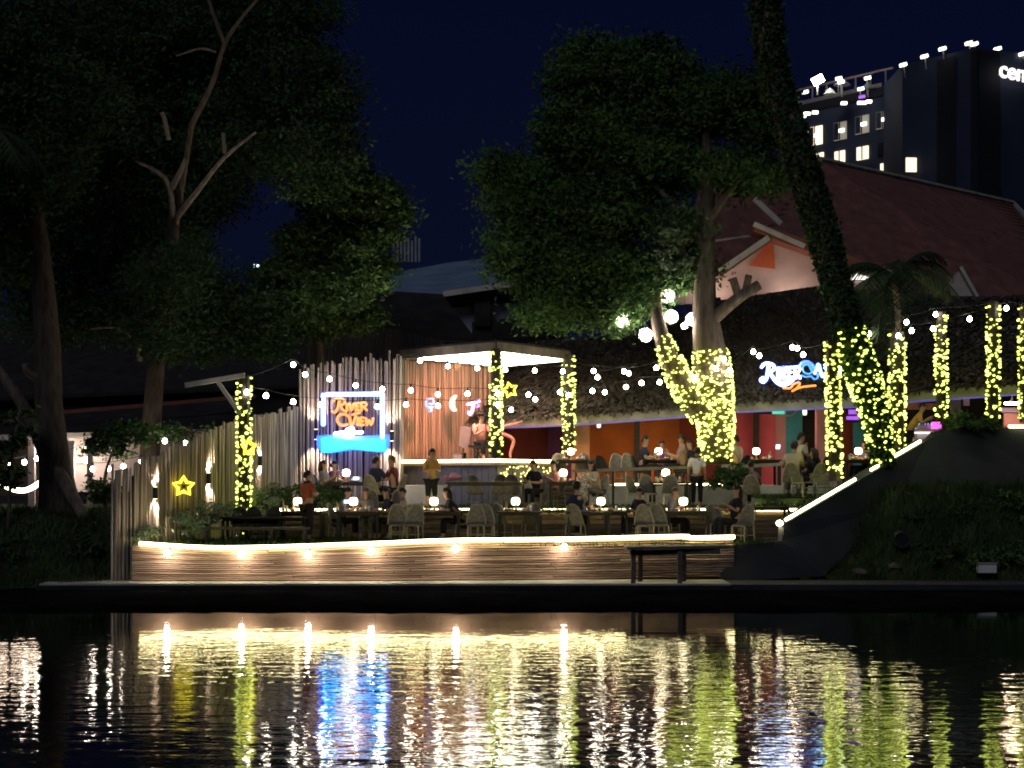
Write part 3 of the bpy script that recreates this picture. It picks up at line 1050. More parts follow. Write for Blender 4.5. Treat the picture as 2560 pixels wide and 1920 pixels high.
# wooden arm on the left post
ar = thing('wooden_arm', 'grey timber cross arm with a diagonal brace reaching left off the lit post', 'timber arm', P(540, 950, 40.3))
MB().bar(P(463, 963, 40.25), P(612, 938, 40.25), 0.10, 0.12).build('beam', M['greymetal'], ar)
MB().bar(P(545, 955, 40.25), P(600, 1035, 40.25), 0.09, 0.10).build('brace', M['greymetal'], ar)

# ------------------------------------------------------------------ thatched restaurant
rs_ = thing('thatched_restaurant', 'long open restaurant under a dark thatched roof with coloured walls inside', 'restaurant', (6, 49, Z3))
EAVE = [P(1150, 1052, 51.6), P(1255, 1047, 50.8), P(1430, 1040, 49.8), P(1720, 1018, 48.2), P(1840, 1006, 47.4), P(2150, 992, 45.8), P(2300, 978, 45.4), P(2660, 952, 44.6)]
RIDG = [P(1200, 880, 56.5), P(1345, 852, 55.4), P(1500, 840, 54.6), P(1640, 826, 54), P(1790, 752, 53.4), P(2040, 715, 52), P(2424, 742, 51), P(2660, 732, 50)]
mb = MB()
for i in range(7):
    for k in range(1):
        mb.add([EAVE[i], EAVE[i + 1], RIDG[i + 1], RIDG[i]], [(0, 1, 2, 3)])
# back slope
for i in range(7):
    a, b = RIDG[i], RIDG[i + 1]
    mb.add([a, b, (b.x, b.y + 6, 4.5), (a.x, a.y + 6, 4.5)], [(3, 2, 1, 0)])
mb.add([EAVE[0], RIDG[0], (RIDG[0].x, RIDG[0].y + 6, 4.5)], [(0, 1, 2)])
mb.build('thatch_roof', M['thatch'], rs_)
n = 15000
seg = RNG.integers(0, 7, n)
ea, ri = np.array([list(p) for p in EAVE]), np.array([list(p) for p in RIDG])
tt, ss = RNG.random(n), RNG.random(n) ** 1.3
e0 = ea[seg] + (ea[seg + 1] - ea[seg]) * tt[:, None]
r0 = ri[seg] + (ri[seg + 1] - ri[seg]) * tt[:, None]
ce = e0 + (r0 - e0) * ss[:, None]
dn = e0 - r0
dn /= np.linalg.norm(dn, axis=1)[:, None]
sdv = (ea[seg + 1] - ea[seg])
sdv /= np.linalg.norm(sdv, axis=1)[:, None]
nrm = np.cross(sdv, -dn)
nrm *= np.where(nrm[:, 2:3] < 0, -1, 1)
ln = RNG.uniform(0.15, 0.5, n)[:, None]
wd = RNG.uniform(0.03, 0.10, n)[:, None]
lift = RNG.uniform(0.03, 0.16, n)[:, None]
jit = RNG.normal(0, 0.25, (n, 1))
dd = dn + sdv * jit
base = ce + nrm * 0.02
q = np.stack([base - sdv * wd * 0.5, base + sdv * wd * 0.5, base + dd * ln + nrm * lift + sdv * wd * 0.4, base + dd * ln + nrm * lift - sdv * wd * 0.4], 1)
quads_mesh('thatch_tufts', q, 4, M['tuft'], rs_, 'stuff')
for a, b in zip(EAVE, EAVE[1:]):
    MB().bar(a + Vector((0, -0.04, -0.14)), b + Vector((0, -0.04, -0.14)), 0.07, 0.26).build('eave_board', M['fascia'], rs_)
led2 = thing('eave_led_strip', 'violet blue light line under the eave of the thatched roof', 'light strip', EAVE[3])
mb = MB()
for a, b in zip(EAVE, EAVE[1:]):
    mb.bar(a + Vector((0, 0.06, -0.29)), b + Vector((0, 0.06, -0.29)), 0.05, 0.05)
mb.build('led_tube', M['uvstrip'], led2)
# ceiling sheet
mb = MB()
for a, b in zip(EAVE, EAVE[1:]):
    mb.add([(a.x, a.y + 0.3, a.z - 0.12), (b.x, b.y + 0.3, b.z - 0.12), (b.x, b.y + 7, b.z + 0.1), (a.x, a.y + 7, a.z + 0.1)], [(3, 2, 1, 0)])
mb.build('ceiling', M['darkwood'], rs_)


def panel(u0, u1, Y, m, lab=None, v0=None, z0=Z3, th=0.12, name='wall_panel', vb=None):
    a, b = XU(u0, Y), XU(u1, Y)
    top = CAMZ - ((v0 if v0 else 1000) - HOR) * Y / F
    bot = z0 if vb is None else CAMZ - (vb - HOR) * Y / F
    o = MB().box(((a + b) / 2, Y + th / 2, (top + bot) / 2), (b - a, th, top - bot)).build(name, m, rs_)
    if lab: o['label'] = lab
    return o


panel(1225, 1372, 53.5, M['maroon'], 'dark maroon wall behind the stage', 1030)
panel(1370, 1432, 53.0, M['purple'], 'dim purple wall', 1030)
panel(1430, 1474, 51.2, M['tan'], 'tan column', 1030, name='column', th=0.4)
panel(1474, 1588, 52.8, M['orange'], 'rust orange wall panel', 1030)
panel(1586, 1600, 51.0, M['darkwood'], 'dark post', 1020, name='column', th=0.18)
panel(1600, 1712, 52.2, M['orange'], 'bright orange wall panel', 1020)
panel(1700, 1830, 52.0, M['maroon'], 'dark wall behind the lit tree', 1010)
panel(1826, 1884, 50.6, M['pinkred'], 'pink red wall panel', 1010)
panel(1884, 1898, 50.2, M['darkwood'], 'dark post', 1000, name='column')
panel(1898, 1938, 50.3, M['pinkred'], 'pink red door panel', 1035, name='door')
panel(1898, 1942, 50.8, M['darkwood'], None, 1000)
panel(1938, 1966, 50.4, M['pink'], 'pale pink wall panel', 1000)
panel(1966, 2006, 50.3, M['teal'], 'teal wall panel', 1000)
panel(2006, 2042, 50.6, M['darkwood'], 'dark doorway', 990)
panel(2042, 2066, 48.8, M['pink'], 'pink column', 1000, name='column', th=0.3)
panel(2066, 2082, 48.9, M['lav'], 'lavender column side', 1000, name='column')
panel(2080, 2110, 50.4, M['lav'], None, 1000)
panel(2106, 2136, 50.2, M['maroon'], None, 1000)
panel(2134, 2164, 50.0, M['teal'], 'small teal panel', 1052)
panel(2100, 2180, 50.6, M['darkwood'], None, 990)
panel(2178, 2600, 51.0, M['darkwood'], 'dark back wall of the bar', 960)
panel(2268, 2346, 49.0, M['tan'], 'brown shelf board', 1008, name='shelf', vb=1024)
panel(2378, 2402, 46.6, M['lav'], 'lavender column in the bar', 990, name='column', vb=1060)
panel(2410, 2424, 47.2, M['lav'], 'short lavender block', 995, name='bracket', vb=1014)
panel(2505, 2600, 47.5, M['lav'], 'lavender wall band', 1019, vb=1031)
panel(2510, 2600, 47.6, M['pink'], 'dusty pink low wall', 1032, vb=1075)
# sign, screens, lamps inside
t = thing('exit_sign', 'small green lit sign hanging under the eave between pink and teal walls', 'sign', P(1946, 1026, 47.0))
MB().box(P(1946, 1027, 47.0), (0.36, 0.08, 0.19)).build('sign_box', M['ngreen'], t)
MB().bar(P(1946, 1018, 47.0), P(1946, 1003, 47.0), 0.02, 0.02).build('hanger', M['blackmetal'], t)
t = thing('wall_ring', 'thin pinkish hoop hanging under the eave beside the green sign', 'hoop', P(1972, 1022, 47.5))
c = P(1972, 1020, 47.5)
MB().tube([c + Vector((0.24 * math.cos(k * PI / 10), 0, 0.24 * math.sin(k * PI / 10))) for k in range(20)], 0.02, 5, True).build('hoop', M['pink'], t)
t = thing('violet_screen', 'glowing violet menu screens behind the leaning palm', 'screen', P(2130, 1035, 49))
MB().box(P(2136, 1030, 49.0), (0.36, 0.06, 0.14)).build('upper_screen', M['nviolet'], t)
MB().box(P(2134, 1045, 49.0), (0.44, 0.06, 0.11)).build('lower_screen', M['nviolet'], t)
MB().box(P(2135, 1037, 49.08), (0.5, 0.05, 0.5)).build('screen_frame', M['blackmetal'], t)
t = thing('bar_counter', 'pale glowing bar counter at the top of the ramp', 'bar counter', P(2315, 1120, 47.5))
MB().box(P(2318, 1092, 47.8), (0.75, 0.5, 0.72)).build('counter_front', M['white'], t)
MB().box(P(2312, 1076, 47.6), (0.9, 0.6, 0.06)).build('counter_top', M['white'], t)
MB().box(P(2318, 1082, 47.45), (0.8, 0.03, 0.04)).build('counter_light', M['barlight'], t)
for k in range(7):
    b = P(2283 + k * 7.5, 1069, 47.7)
    o = MB().lathe([(0.03, -0.06), (0.032, 0.05), (0.012, 0.08), (0.012, 0.13)], b, 7).build('bottle', M['barblue'], None, True)
    tag(o, ['leftmost', 'second from left', 'third from left', 'middle', 'third from right', 'second from right', 'rightmost'][k] + ' blue glowing bottle on the bar counter', 'bottle', 'blue bottles on the bar counter')
t = thing('magenta_lamp', 'magenta glowing panel at the right end of the bar counter', 'lamp', P(2340, 1065, 47.4))
MB().box(P(2341, 1064, 47.4), (0.28, 0.06, 0.22)).build('lit_panel', M['npink'], t)
MB().bar(P(2341, 1072, 47.4), P(2341, 1100, 47.4), 0.04, 0.04).build('stem', M['blackmetal'], t)
for i, (u, v, Y, lab) in enumerate([(1340, 1052, 51.4, 'warm ceiling lamp over the maroon wall left of the tan column'), (1535, 1048, 50.6, 'warm ceiling lamp in front of the rust orange panel'), (1650, 1040, 50.0, 'warm ceiling lamp over the bright orange panel'),
                                    (1860, 1020, 48.8, 'warm ceiling lamp over the pink red panel'), (1985, 1012, 48.6, 'warm ceiling lamp over the teal panel'), (2240, 1000, 48.0, 'warm ceiling lamp behind the post beside the bar'), (2530, 1011, 46.6, 'flat oval ceiling lamp at the right end of the bar')]):
    p = P(u, v, Y)
    if u < 2500: p.z = 4.85 if u < 1800 else 5.15
    t = thing('ceiling_lamp', lab, 'ceiling lamp', p, 'ceiling lamps under the thatch')
    MB().lathe([(0.10, 0.0), (0.13, 0.02), (0.13, 0.05)] if u < 2500 else [(0.2, 0.0), (0.24, 0.03), (0.22, 0.06)], p, 12).build('diffuser', M['warmdisc'], t)
    MB().bar(p + Vector((0, 0, 0.06)), p + Vector((0, 0, 0.32)), 0.03, 0.03).build('rod', M['blackmetal'], t)
for u, v, Y, lab in [(1497, 1060, 50.6, 'small white wall lamp on the rust orange panel'), (2012, 1028, 48.6, 'small pale lamp beside the dark doorway')]:
    p = P(u, v, Y)
    t = thing('white_lamp', lab, 'lamp', p)
    MB().lathe([(0.05, -0.12), (0.065, -0.05), (0.065, 0.08), (0.03, 0.12)], p, 8).build('lamp_shade', M['hotsign'], t)
    MB().bar(p + Vector((0, 0, 0.1)), p + Vector((0, 0, 0.4)), 0.02, 0.02).build('cord', M['blackmetal'], t)

# ------------------------------------------------------------------ level edges with light strips, plank risers, rails
for (xa, xb, y, z0, z1, lab) in [(-7.3, 8.75, 42.06, Z1, Z2, 'plank faced step below the middle dining terrace'), (1.0, 9.6, 46.0, Z2, Z3, 'plank faced step below the upper dining terrace')]:
    t = thing('plank_step', lab, 'terrace step', ((xa + xb) / 2, y, z0))
    rows = 6
    for r in range(rows):
        x = xa
        while x < xb - 0.01:
            e = min(x + random.uniform(2.2, 3.6), xb)
            if xb - e < 0.6: e = xb
            h = (z1 - z0) / rows
            MB().box(((x + e) / 2, y + random.uniform(-0.01, 0.01), z0 + h * (r + 0.5)), (e - x - 0.012, 0.05, h * 0.86)).build('plank', M['plank'], t)
            x = e
for y, z, xa, xb, lab in [(42.0, Z2 + 0.02, -6.4, 8.45, 'light strip along the edge of the middle dining terrace'), (45.94, Z3 + 0.02, 3.0, 6.5, 'short light strip along the edge of the upper dining terrace')]:
    t = thing('led_strip', lab, 'light strip', ((xa + xb) / 2, y, z))
    MB().tube([(xa, y, z), (xb, y, z)], 0.038, 6).build('led_tube', M['strip2'], t)
# right stair planks
t = thing('plank_stairs', 'brown plank stairs beside the foot of the ramp', 'stairs', (6.2, 39.6, Z1))
for k in range(5):
    MB().box((6.25 + 0.05 * k, 39.5 + 0.34 * k, Z1 + 0.06 + 0.11 * k), (1.5, 0.34, 0.1)).build('tread', M['plank'], t)
for (ua, ub, v, Y, lab) in [(1430, 1728, 1172, 45.2, 'pale low rail in front of the upper tables'), (1840, 2010, 1161, 45.6, 'pale low rail behind the broad beige back on the right')]:
    t = thing('low_rail', lab, 'rail', P((ua + ub) / 2, v, Y))
    MB().bar(P(ua, v + 6, Y), P(ub, v - 4, Y), 0.08, 0.09).build('rail', M['rattanframe'], t)
    for k in range(4):
        u = ua + 10 + (ub - ua - 20) * k / 3
        p = P(u, v, Y)
        MB().bar((p.x, p.y, Z2), (p.x, p.y, p.z - 0.03), 0.06, 0.06).build('rail_post', M['darkwood'], t)

# ------------------------------------------------------------------ ramp wall on the right
rw = thing('ramp_retaining_wall', 'dark sloping concrete wall below the ramp on the right', 'retaining wall', P(2000, 1440, 38))
PB, PT = P(1957, 1312, 38.8), P(2320, 1099, 42.7)
mb = MB()
mb.add([P(1806, 1363, 38.3), P(1955, 1353, 38.6), PB, PT, P(2405, 1062, 43.2), P(2700, 1085, 43.4),
        P(2700, 1250, 42.4), P(2240, 1262, 40.9), P(2060, 1440, 38.4), P(1800, 1456, 38.0)],
       [(0, 1, 8, 9), (1, 2, 7, 8), (2, 3, 7), (3, 4, 6, 7), (4, 5, 6)])
mb.add([PB, PT, PT + Vector((-0.15, 0.5, 0)), PB + Vector((-0.15, 0.5, 0))], [(0, 1, 2, 3)])
mb.add([P(1806, 1363, 38.3), P(1955, 1353, 38.6), P(1955, 1353, 38.6) + Vector((0, 0.6, 0)), P(1806, 1363, 38.3) + Vector((0, 0.6, 0))], [(0, 1, 2, 3)])
mb.build('wall_face', M['darkwall'], rw)
q = PT - PB
MB().bar(PB + Vector((-0.08, 0.30, -0.03)), PT + Vector((-0.08, 0.30, -0.03)), 0.4, 0.08).build('coping', M['darkwall'], rw)
t = thing('led_strip', 'sloping light strip on the coping of the ramp wall', 'light strip', PB)
mb = MB()
for a, b in [(0.03, 0.49), (0.60, 0.66), (0.70, 0.96)]:
    mb.tube([PB + q * a + Vector((-0.03, 0.13, 0.05)), PB + q * b + Vector((-0.03, 0.13, 0.05))], 0.034, 6)
mb.build('led_tube', M['strip'], t)
t = thing('post_lamp', 'round white lamp on the corner post at the foot of the ramp', 'lamp', P(1949, 1310, 38.7))
MB().lathe([(0.0, -0.08), (0.07, -0.05), (0.09, 0), (0.07, 0.05), (0.0, 0.08)], P(1949, 1308, 38.65), 10).build('bulb', M['lampshade'], t, True)
MB().bar(P(1952, 1352, 38.75), P(1952, 1318, 38.75), 0.12, 0.12).build('post', M['fascia'], t)
t = thing('led_strip', 'short light strip on top of the grass mound at the right edge', 'light strip', P(2550, 1066, 43.6))
MB().tube([P(2522, 1066, 43.3), P(2650, 1068, 43.3)], 0.04, 6).build('led_tube', M['strip2'], t)
t = thing('drain_pipe', 'dark round drain pipe mouth in the right bank', 'drain pipe', P(2255, 1350, 38.4))
c = P(2255, 1350, 38.2)
MB().tube([c, c + Vector((0.2, 1.2, 0.1))], 0.17, 14).build('pipe', M['blackmetal'], t)
c2 = c + Vector((0, -0.01, 0))
MB().tube([c2 + Vector((0.18 * math.cos(k * PI / 8), 0, 0.18 * math.sin(k * PI / 8))) for k in range(16)], 0.025, 5, True).build('pipe_rim', M['darkwall'], t)
t = thing('pale_box', 'small whitish box low on the dark right bank', 'box', P(2466, 1418, 37.6))
MB().box(P(2466, 1420, 37.6), (0.42, 0.22, 0.22)).build('box_body', M['white'], t)
MB().box(P(2466, 1408, 37.6), (0.46, 0.26, 0.03)).build('box_lid', M['greymetal'], t)
def heap(x, y):
    c = P(2195, 1430, 37.9)
    d = ((x - c.x) / 1.05) ** 2 + ((y - 38.2) / 0.75) ** 2
    return 0.1 + 0.6 * math.exp(-d * 1.2) + 0.10 * math.sin(x * 7 + y * 5) * math.exp(-d) + 0.05 * math.sin(x * 17 - y * 11)


bank('soil_heap', heap, 7.4, 10.6, 37.2, 39.0, 30, 20, M['pale_soil'])
for i, (u, v) in enumerate([(2150, 1432), (2236, 1418)]):
    p = P(u, v, 37.75 + random.uniform(0, 0.3))
    mb = MB().ico((0, 0, 0), random.uniform(0.16, 0.26), 0.6)
    mb.v = [(x * random.uniform(.8, 1.2) + p.x, y * random.uniform(.8, 1.2) + p.y, z * random.uniform(.8, 1.2) + p.z) for x, y, z in mb.v]
    tag(mb.build('rock', M['pale_soil'], org=p), ['rock low on the soil heap nearer the ramp wall', 'rock on the soil heap below the drain pipe'][i], 'rock', 'rocks below the ramp wall')

# jetty
t = thing('jetty', 'small dark timber jetty frame standing in front of the log wall', 'jetty', P(1690, 1462, 36.3))
ja, jb = P(1563, 1369, 36.35), P(1815, 1365, 36.6)
for k in range(5):
    d = Vector((0, 0.2 * k - 0.35, 0))
    MB().bar(ja + d, jb + d, 0.17, 0.06).build('deck_board', M['canopydark'], t)
for u in (1581, 1604, 1697, 1714):
    dy = 0.35 if u in (1604, 1714) else -0.3
    p = P(u, 1372, 36.4)
    MB().bar((p.x, 36.45 + dy, 0.1 if dy < 0 else 0.55), (p.x, 36.45 + dy, p.z), 0.11, 0.11).build('jetty_leg', M['canopydark'], t)
MB().bar(P(1575, 1382, 36.2), P(1800, 1378, 36.2), 0.08, 0.12).build('crossbeam', M['canopydark'], t)

# ------------------------------------------------------------------ festoon lights
BULB = MB().lathe([(0.0, -0.075), (0.045, -0.06), (0.066, -0.02), (0.06, 0.02), (0.025, 0.06)], (0, 0, 0), 8)
bulb_me = bpy.data.meshes.new('bulb')
bulb_me.from_pydata(BULB.v, [], BULB.f)
bulb_me.materials.append(M['bulb'])
SOCK = MB().lathe([(0.024, 0.05), (0.026, 0.15), (0.012, 0.17)], (0, 0, 0), 6)
sock_me = bpy.data.meshes.new('socket')
sock_me.from_pydata(SOCK.v, [], SOCK.f)
sock_me.materials.append(M['wire'])


def festoon(lab, pts, y0, y1, pre=None, post=None):
    ps = []
    for i, (u, v) in enumerate(pts):
        Y = y0 + (y1 - y0) * i / max(1, len(pts) - 1)
        ps.append(P(u, v, Y))
    t = thing('festoon_lights', lab, 'string lights', ps[0], 'bulb strings over the garden')
    w = [p + Vector((0, 0, 0.17)) for p in ps]
    if pre: w = [P(*pre)] + w
    if post: w = w + [P(*post)]
    full = []
    for a, b in zip(w, w[1:]):
        L = (b - a).length
        for k in range(6):
            s = k / 6
            full.append(a.lerp(b, s) - Vector((0, 0, 0.10 * min(L, 2.0) * s * (1 - s))))
    full.append(w[-1])
    MB().tube(full, 0.009, 4).build('cable', M['wire'], t)
    for p in ps:
        for nm, me in (('bulb', bulb_me), ('socket', sock_me)):
            o = bpy.data.objects.new(nm, me)
            COL.objects.link(o)
            o.parent = t
            o.location = p - ORG[t]


festoon('upper bulb string crossing above the blue neon sign', [(733, 911), (763, 936), (824, 947), (889, 963), (956, 972), (1027, 975), (1095, 985), (1169, 984), (1245, 984)], 44.3, 45.0, (614, 942, 40.3))
festoon('lower bulb string level with the letters of the blue neon sign', [(617, 980), (665, 989), (733, 1004), (802, 1011), (943, 1016), (1015, 1011), (1095, 1014), (1245, 1011)], 40.2, 44.9, None, (1278, 1024, 45.2))
festoon('bulb string hung under the front of the stage canopy', [(1050, 901), (1120, 915), (1193, 920), (1263, 924), (1337, 926), (1407, 928)], 46.4, 46.9, (1006, 886, 46.6), (1421, 905, 48))
festoon('bulb string running from the stage canopy to the lit tree', [(1484, 927), (1572, 933), (1641, 919), (1692, 942), (1735, 943), (1790, 921)], 47, 44.2, (1425, 900, 48.4))
festoon('lowest bulb string sagging over the eave between stage and lit tree', [(1278, 1024), (1338, 998), (1400, 980), (1481, 977), (1565, 967), (1604, 957), (1649, 955)], 46, 45, (1240, 1020, 45.2), (1690, 935, 44.8))
festoon('short bulb string in the middle over the thatch, right of the stage', [(1321, 986), (1421, 987), (1512, 980), (1494, 943), (1560, 928)], 45.5, 46.2, (1243, 975, 45.2), (1600, 905, 46.5))
festoon('bulb string between the lit tree and the script neon sign', [(1810, 897), (1825, 925), (1883, 879), (1898, 889), (1981, 868), (1993, 870), (2008, 886)], 44.6, 43.0, (1780, 900, 44.9), (2080, 850, 41.4))
festoon('bulb string right of the leaning palm at the top of the posts', [(2172, 834), (2246, 839), (2279, 826), (2333, 821), (2424, 797), (2516, 770)], 42.5, 43.3, (2110, 830, 42), (2562, 755, 43.5))
festoon('two bulbs on a cable above the small palm', [(2266, 805), (2339, 785)], 42.9, 43.2, (2180, 820, 42.5), (2483, 755, 43.5))
festoon('bulb string sloping down across the near end of the bamboo fence', [(232, 1172), (271, 1171), (308, 1165), (353, 1154), (412, 1102), (463, 1107)], 43.0, 43.0, (190, 1160, 42.5), (520, 1060, 43.0))
festoon('bulb string hung across the big trunk at the left', [(27, 1162), (61, 1155), (92, 1146), (140, 1151), (216, 1120)], 42.8, 43.4, (-30, 1160, 42.8), (260, 1090, 43.6))
sw = [(-20, 1195), (0, 1206), (18, 1217), (40, 1225), (62, 1226), (84, 1217), (103, 1204), (118, 1188), (132, 1176)]
t = thing('led_rope', 'thick bright white rope light sagging beside the trunk at the far left', 'light rope', P(60, 1226, 43))
MB().tube(smooth_path([P(u, v, 42.6) for u, v in sw], 4), 0.07, 6).build('led_tube', M['ledswag'], t)
for i, (u, v, lab) in enumerate([(1670, 740, 'topmost glass globe lamp beside the tree fork'), (1678, 792, 'glass globe lamp in the middle of the cluster by the tree'), (1732, 798, 'glass globe lamp touching the tree trunk'),
                                 (1711, 815, 'lowest small globe lamp below the tree fork'), (1557, 802, 'leftmost glass globe lamp under the crown edge'), (1614, 838, 'glass globe lamp above the left lit limb')]):
    p = P(u, v, 45.3 - 0.1 * i)
    r = 0.10 if i == 3 else 0.21
    t = thing('globe_lamp', lab, 'globe lamp', p, 'glass globes hung in the tree')
    MB().lathe([(r * math.sin(k * PI / 10), -r * math.cos(k * PI / 10)) for k in range(11)], p, 16).build('glass_globe', M['globe'], t, True)
    MB().ico(p, 0.085, 0.8).build('bulb', M['globebulb'], t)
    MB().bar(p + Vector((0, 0, r)), p + Vector((0.02, 0.1, r + 0.9)), 0.012, 0.012).build('cord', M['wire'], t)

# ------------------------------------------------------------------ houses and hotel behind
hs = thing('gabled_house', 'large house with a sweeping brown tiled roof and a cream and red gable', 'house', P(2100, 750, 60))
mb = MB()
R0, R1 = P(2050, 402, 66), P(2530, 510, 76.6)
mb.add([P(1760, 560, 60), R0, R1, P(2680, 690, 74), P(2660, 770, 62), P(1760, 770, 56.5)], [(0, 1, 5), (1, 2, 4, 5), (2, 3, 4)])
mb.add([P(1700, 640, 62), P(1750, 470, 65), R0, P(1760, 560, 60)], [(0, 1, 2, 3)])
mb.add([R0, R1, (R1.x - 6, R1.y + 8, 9), (R0.x - 6, R0.y + 8, 9)], [(0, 1, 2, 3)])
mb.build('tiled_roof', M['brownroof'], hs)
MB().tube([R0 + Vector((0, 0, .05)), R1 + Vector((0, 0, .05)), P(2600, 575, 76)], 0.14, 6).build('ridge_cap', M['fascia'], hs)
YG = 55.2
mb = MB()
mb.prism([P(1690, 760, YG), P(1690, 738, YG), P(1800, 688, YG), P(1915, 603, YG), P(2025, 640, YG), P(2130, 700, YG), P(2260, 712, YG), P(2260, 760, YG)], (0, 0.4, 0))
mb.build('gable_wall', M['cream'], hs)
mb = MB()
mb.prism([P(1872, 664, YG - .06), P(1938, 672, YG - .06), P(1934, 606, YG - .06), P(1915, 612, YG - .06)], (0, 0.05, 0))
mb.build('gable_panel', M['redpanel'], hs)
MB().bar(P(1800, 685, YG - .5), P(1922, 600, YG - .5), 0.9, 0.16).build('barge_board', M['board'], hs)
MB().bar(P(1800, 678, YG - .95), P(1922, 594, YG - .95), 0.12, 0.2).build('barge_trim', M['paleboard'], hs)
MB().bar(P(1882, 572, YG - .5), P(2240, 700, YG - .5), 0.9, 0.34).build('barge_board', M['board'], hs)
MB().bar(P(1884, 560, YG - .98), P(2012, 616, YG - .98), 0.1, 0.16).build('barge_trim', M['paleboard'], hs)
MB().bar(P(2205, 672, YG - .98), P(2243, 690, YG - .98), 0.1, 0.14).build('barge_trim', M['paleboard'], hs)
MB().bar(P(1885, 497, 59), P(1952, 560, 59), 0.16, 0.2).build('roof_beam', M['paleboard'], hs)
MB().bar(P(1788, 602, 57), P(1900, 586, 57), 0.07, 0.07).build('gutter', M['fascia'], hs)
MB().box(P(2155, 692, YG - .12), (1.0, 0.1, 0.2)).build('eave_lamp', M['hotsign'], hs)
for k, (u, lab) in enumerate([(1790, 'small floodlight under the left side of the red and cream gable'), (1985, 'small floodlight under the middle of the red and cream gable')]):
    p = P(u, 752, YG - 1.1)
    t = thing('gable_floodlight', lab, 'floodlight', p)
    MB().box(p, (0.3, 0.12, 0.2), rot=Matrix.Rotation(0.6, 3, 'X')).build('housing', M['blackmetal'], t)
    ld = bpy.data.lights.new('beam', 'SPOT')
    ld.energy = 34
    ld.color = (1.0, 0.74, 0.62)
    ld.spot_size = R(150)
    ld.spot_blend = 0.9
    ld.shadow_soft_size = 0.1
    lo_ = bpy.data.objects.new('beam', ld)
    COL.objects.link(lo_)
    lo_.parent = t
    lo_.location = (0, 0.1, 0.15)
    lo_.rotation_euler = Vector((0, 0.8, 0.6)).to_track_quat('-Z', 'Y').to_euler()
dz = MB()
dz.prism([P(2372, 720, 56), P(2402, 676, 56), P(2438, 740, 56), P(2380, 740, 56)], (0, 0.6, 0))
dz.build('small_gable', M['paleboard'], hs)
MB().bar(P(2400, 668, 55.9), P(2442, 742, 55.9), 0.2, 0.12).build('barge_trim', M['paleboard'], hs)
for k in range(26):
    f = (k + 1) / 27
    a = R0.lerp(P(1760, 770, 56.5), f)
    b = R1.lerp(P(2660, 770, 62), f)
    MB().bar(a + Vector((0, -.03, .04)), b + Vector((0, -.03, .04)), 0.05, 0.05).build('tile_course', M['brownroof'], hs)

ht = thing('hotel', 'tall dark hotel block with lit windows and a rooftop bar at upper right', 'hotel', P(2300, 560, 122))
A, Bq = P(1900, 305, 136), P(2268, 232, 124.6)
A.z = Bq.z = 33.6
mb = MB()
dirv = (Bq - A)
nrm_ = Vector((-dirv.y, dirv.x, 0)).normalized()
mb.prism([(A.x, A.y, 0), (Bq.x, Bq.y, 0), (Bq.x + nrm_.x * 14, Bq.y + nrm_.y * 14, 0), (A.x + nrm_.x * 14, A.y + nrm_.y * 14, 0)], (0, 0, 33.6))
mb.build('wing', M['tower'], ht)
T0, T1, T2 = P(2256, 160, 120), P(2440, 118, 115), P(2700, 150, 119)
ztop = T1.z
mb = MB()
mb.prism([(T0.x, T0.y, 0), (T1.x, T1.y, 0), (T2.x, T2.y, 0), (T2.x, T2.y + 20, 0), (T0.x, T0.y + 20, 0)], (0, 0, ztop))
mb.build('tower_block', M['tower'], ht)
for a, b, m_ in [(0.47, 0.72, 'towerdark'), (0.93, 1.0, 'towerdark')]:
    p, q_ = T0.lerp(T1, a), T0.lerp(T1, b)
    n_ = Vector((0.0, -0.2, 0))
    MB().prism([(p.x, p.y - .2, 0), (q_.x, q_.y - .2, 0), (q_.x, q_.y - .2, ztop - .3), (p.x, p.y - .2, ztop - .3)], (0, 0.3, 0)).build('facade_band', M[m_], ht)
p, q_ = T1.lerp(T2, 0.02), T1.lerp(T2, 0.22)
MB().prism([(p.x, p.y - .2, 0), (q_.x, q_.y - .2, 0), (q_.x, q_.y - .2, ztop - .3), (p.x, p.y - .2, ztop - .3)], (0, 0.3, 0)).build('facade_band', M['towerdark'], ht)


def on_wing(u, v):
    lo, hi = 0.0, 1.0
    for _ in range(40):
        md = (lo + hi) / 2
        q = A.lerp(Bq, md)
        if 1280 + q.x * F / q.y < u: lo = md
        else: hi = md
    q = A.lerp(Bq, lo)
    return Vector((q.x, q.y, CAMZ - (v - HOR) * q.y / F))


wa = math.atan2(dirv.y, dirv.x)
WIN = [(2040, 340, 42, 46, 'winlit', 1), (2102, 328, 38, 44, 'windim', 1), (2157, 312, 40, 44, 'windim', 1), (2209, 300, 40, 42, 'windim', 1),
       (2048, 400, 30, 34, 'winlit', 0), (2101, 395, 30, 34, 'winlit', 0), (2158, 383, 34, 32, 'winlit', 0), (2210, 372, 32, 32, 'towerdark', 0), (2215, 424, 28, 32, 'winlit', 0), (2160, 436, 30, 32, 'towerdark', 0), (2102, 448, 30, 32, 'towerdark', 0)]
for u, v, w, h, m_, lamp in WIN:
    p = on_wing(u, v)
    sc = p.y / F
    d = Vector((math.cos(wa), math.sin(wa), 0)) * (w * sc / 2)
    o = MB().box(p + nrm_ * -0.08, (w * sc, 0.12, h * sc), wa).build('window', M[m_], ht)
    MB().box(p + nrm_ * -0.16, (0.09, 0.08, h * sc), wa).build('mullion', M['towerdark'], o)
    if lamp:
        MB().box(p + nrm_ * -0.2 + d * 0.35, (0.5, 0.08, 0.28), wa).build('room_lamp', M['hotlamp'], o)
        MB().box(p + nrm_ * -0.17 - d * 0.55 , (w * sc * 0.35, 0.08, h * sc * 0.95), wa).build('curtain', M['tower'], o)
MB().box(P(2278, 412, 118.4), (0.8, 0.12, 1.05), 0.1).build('window', M['winlit'], ht)
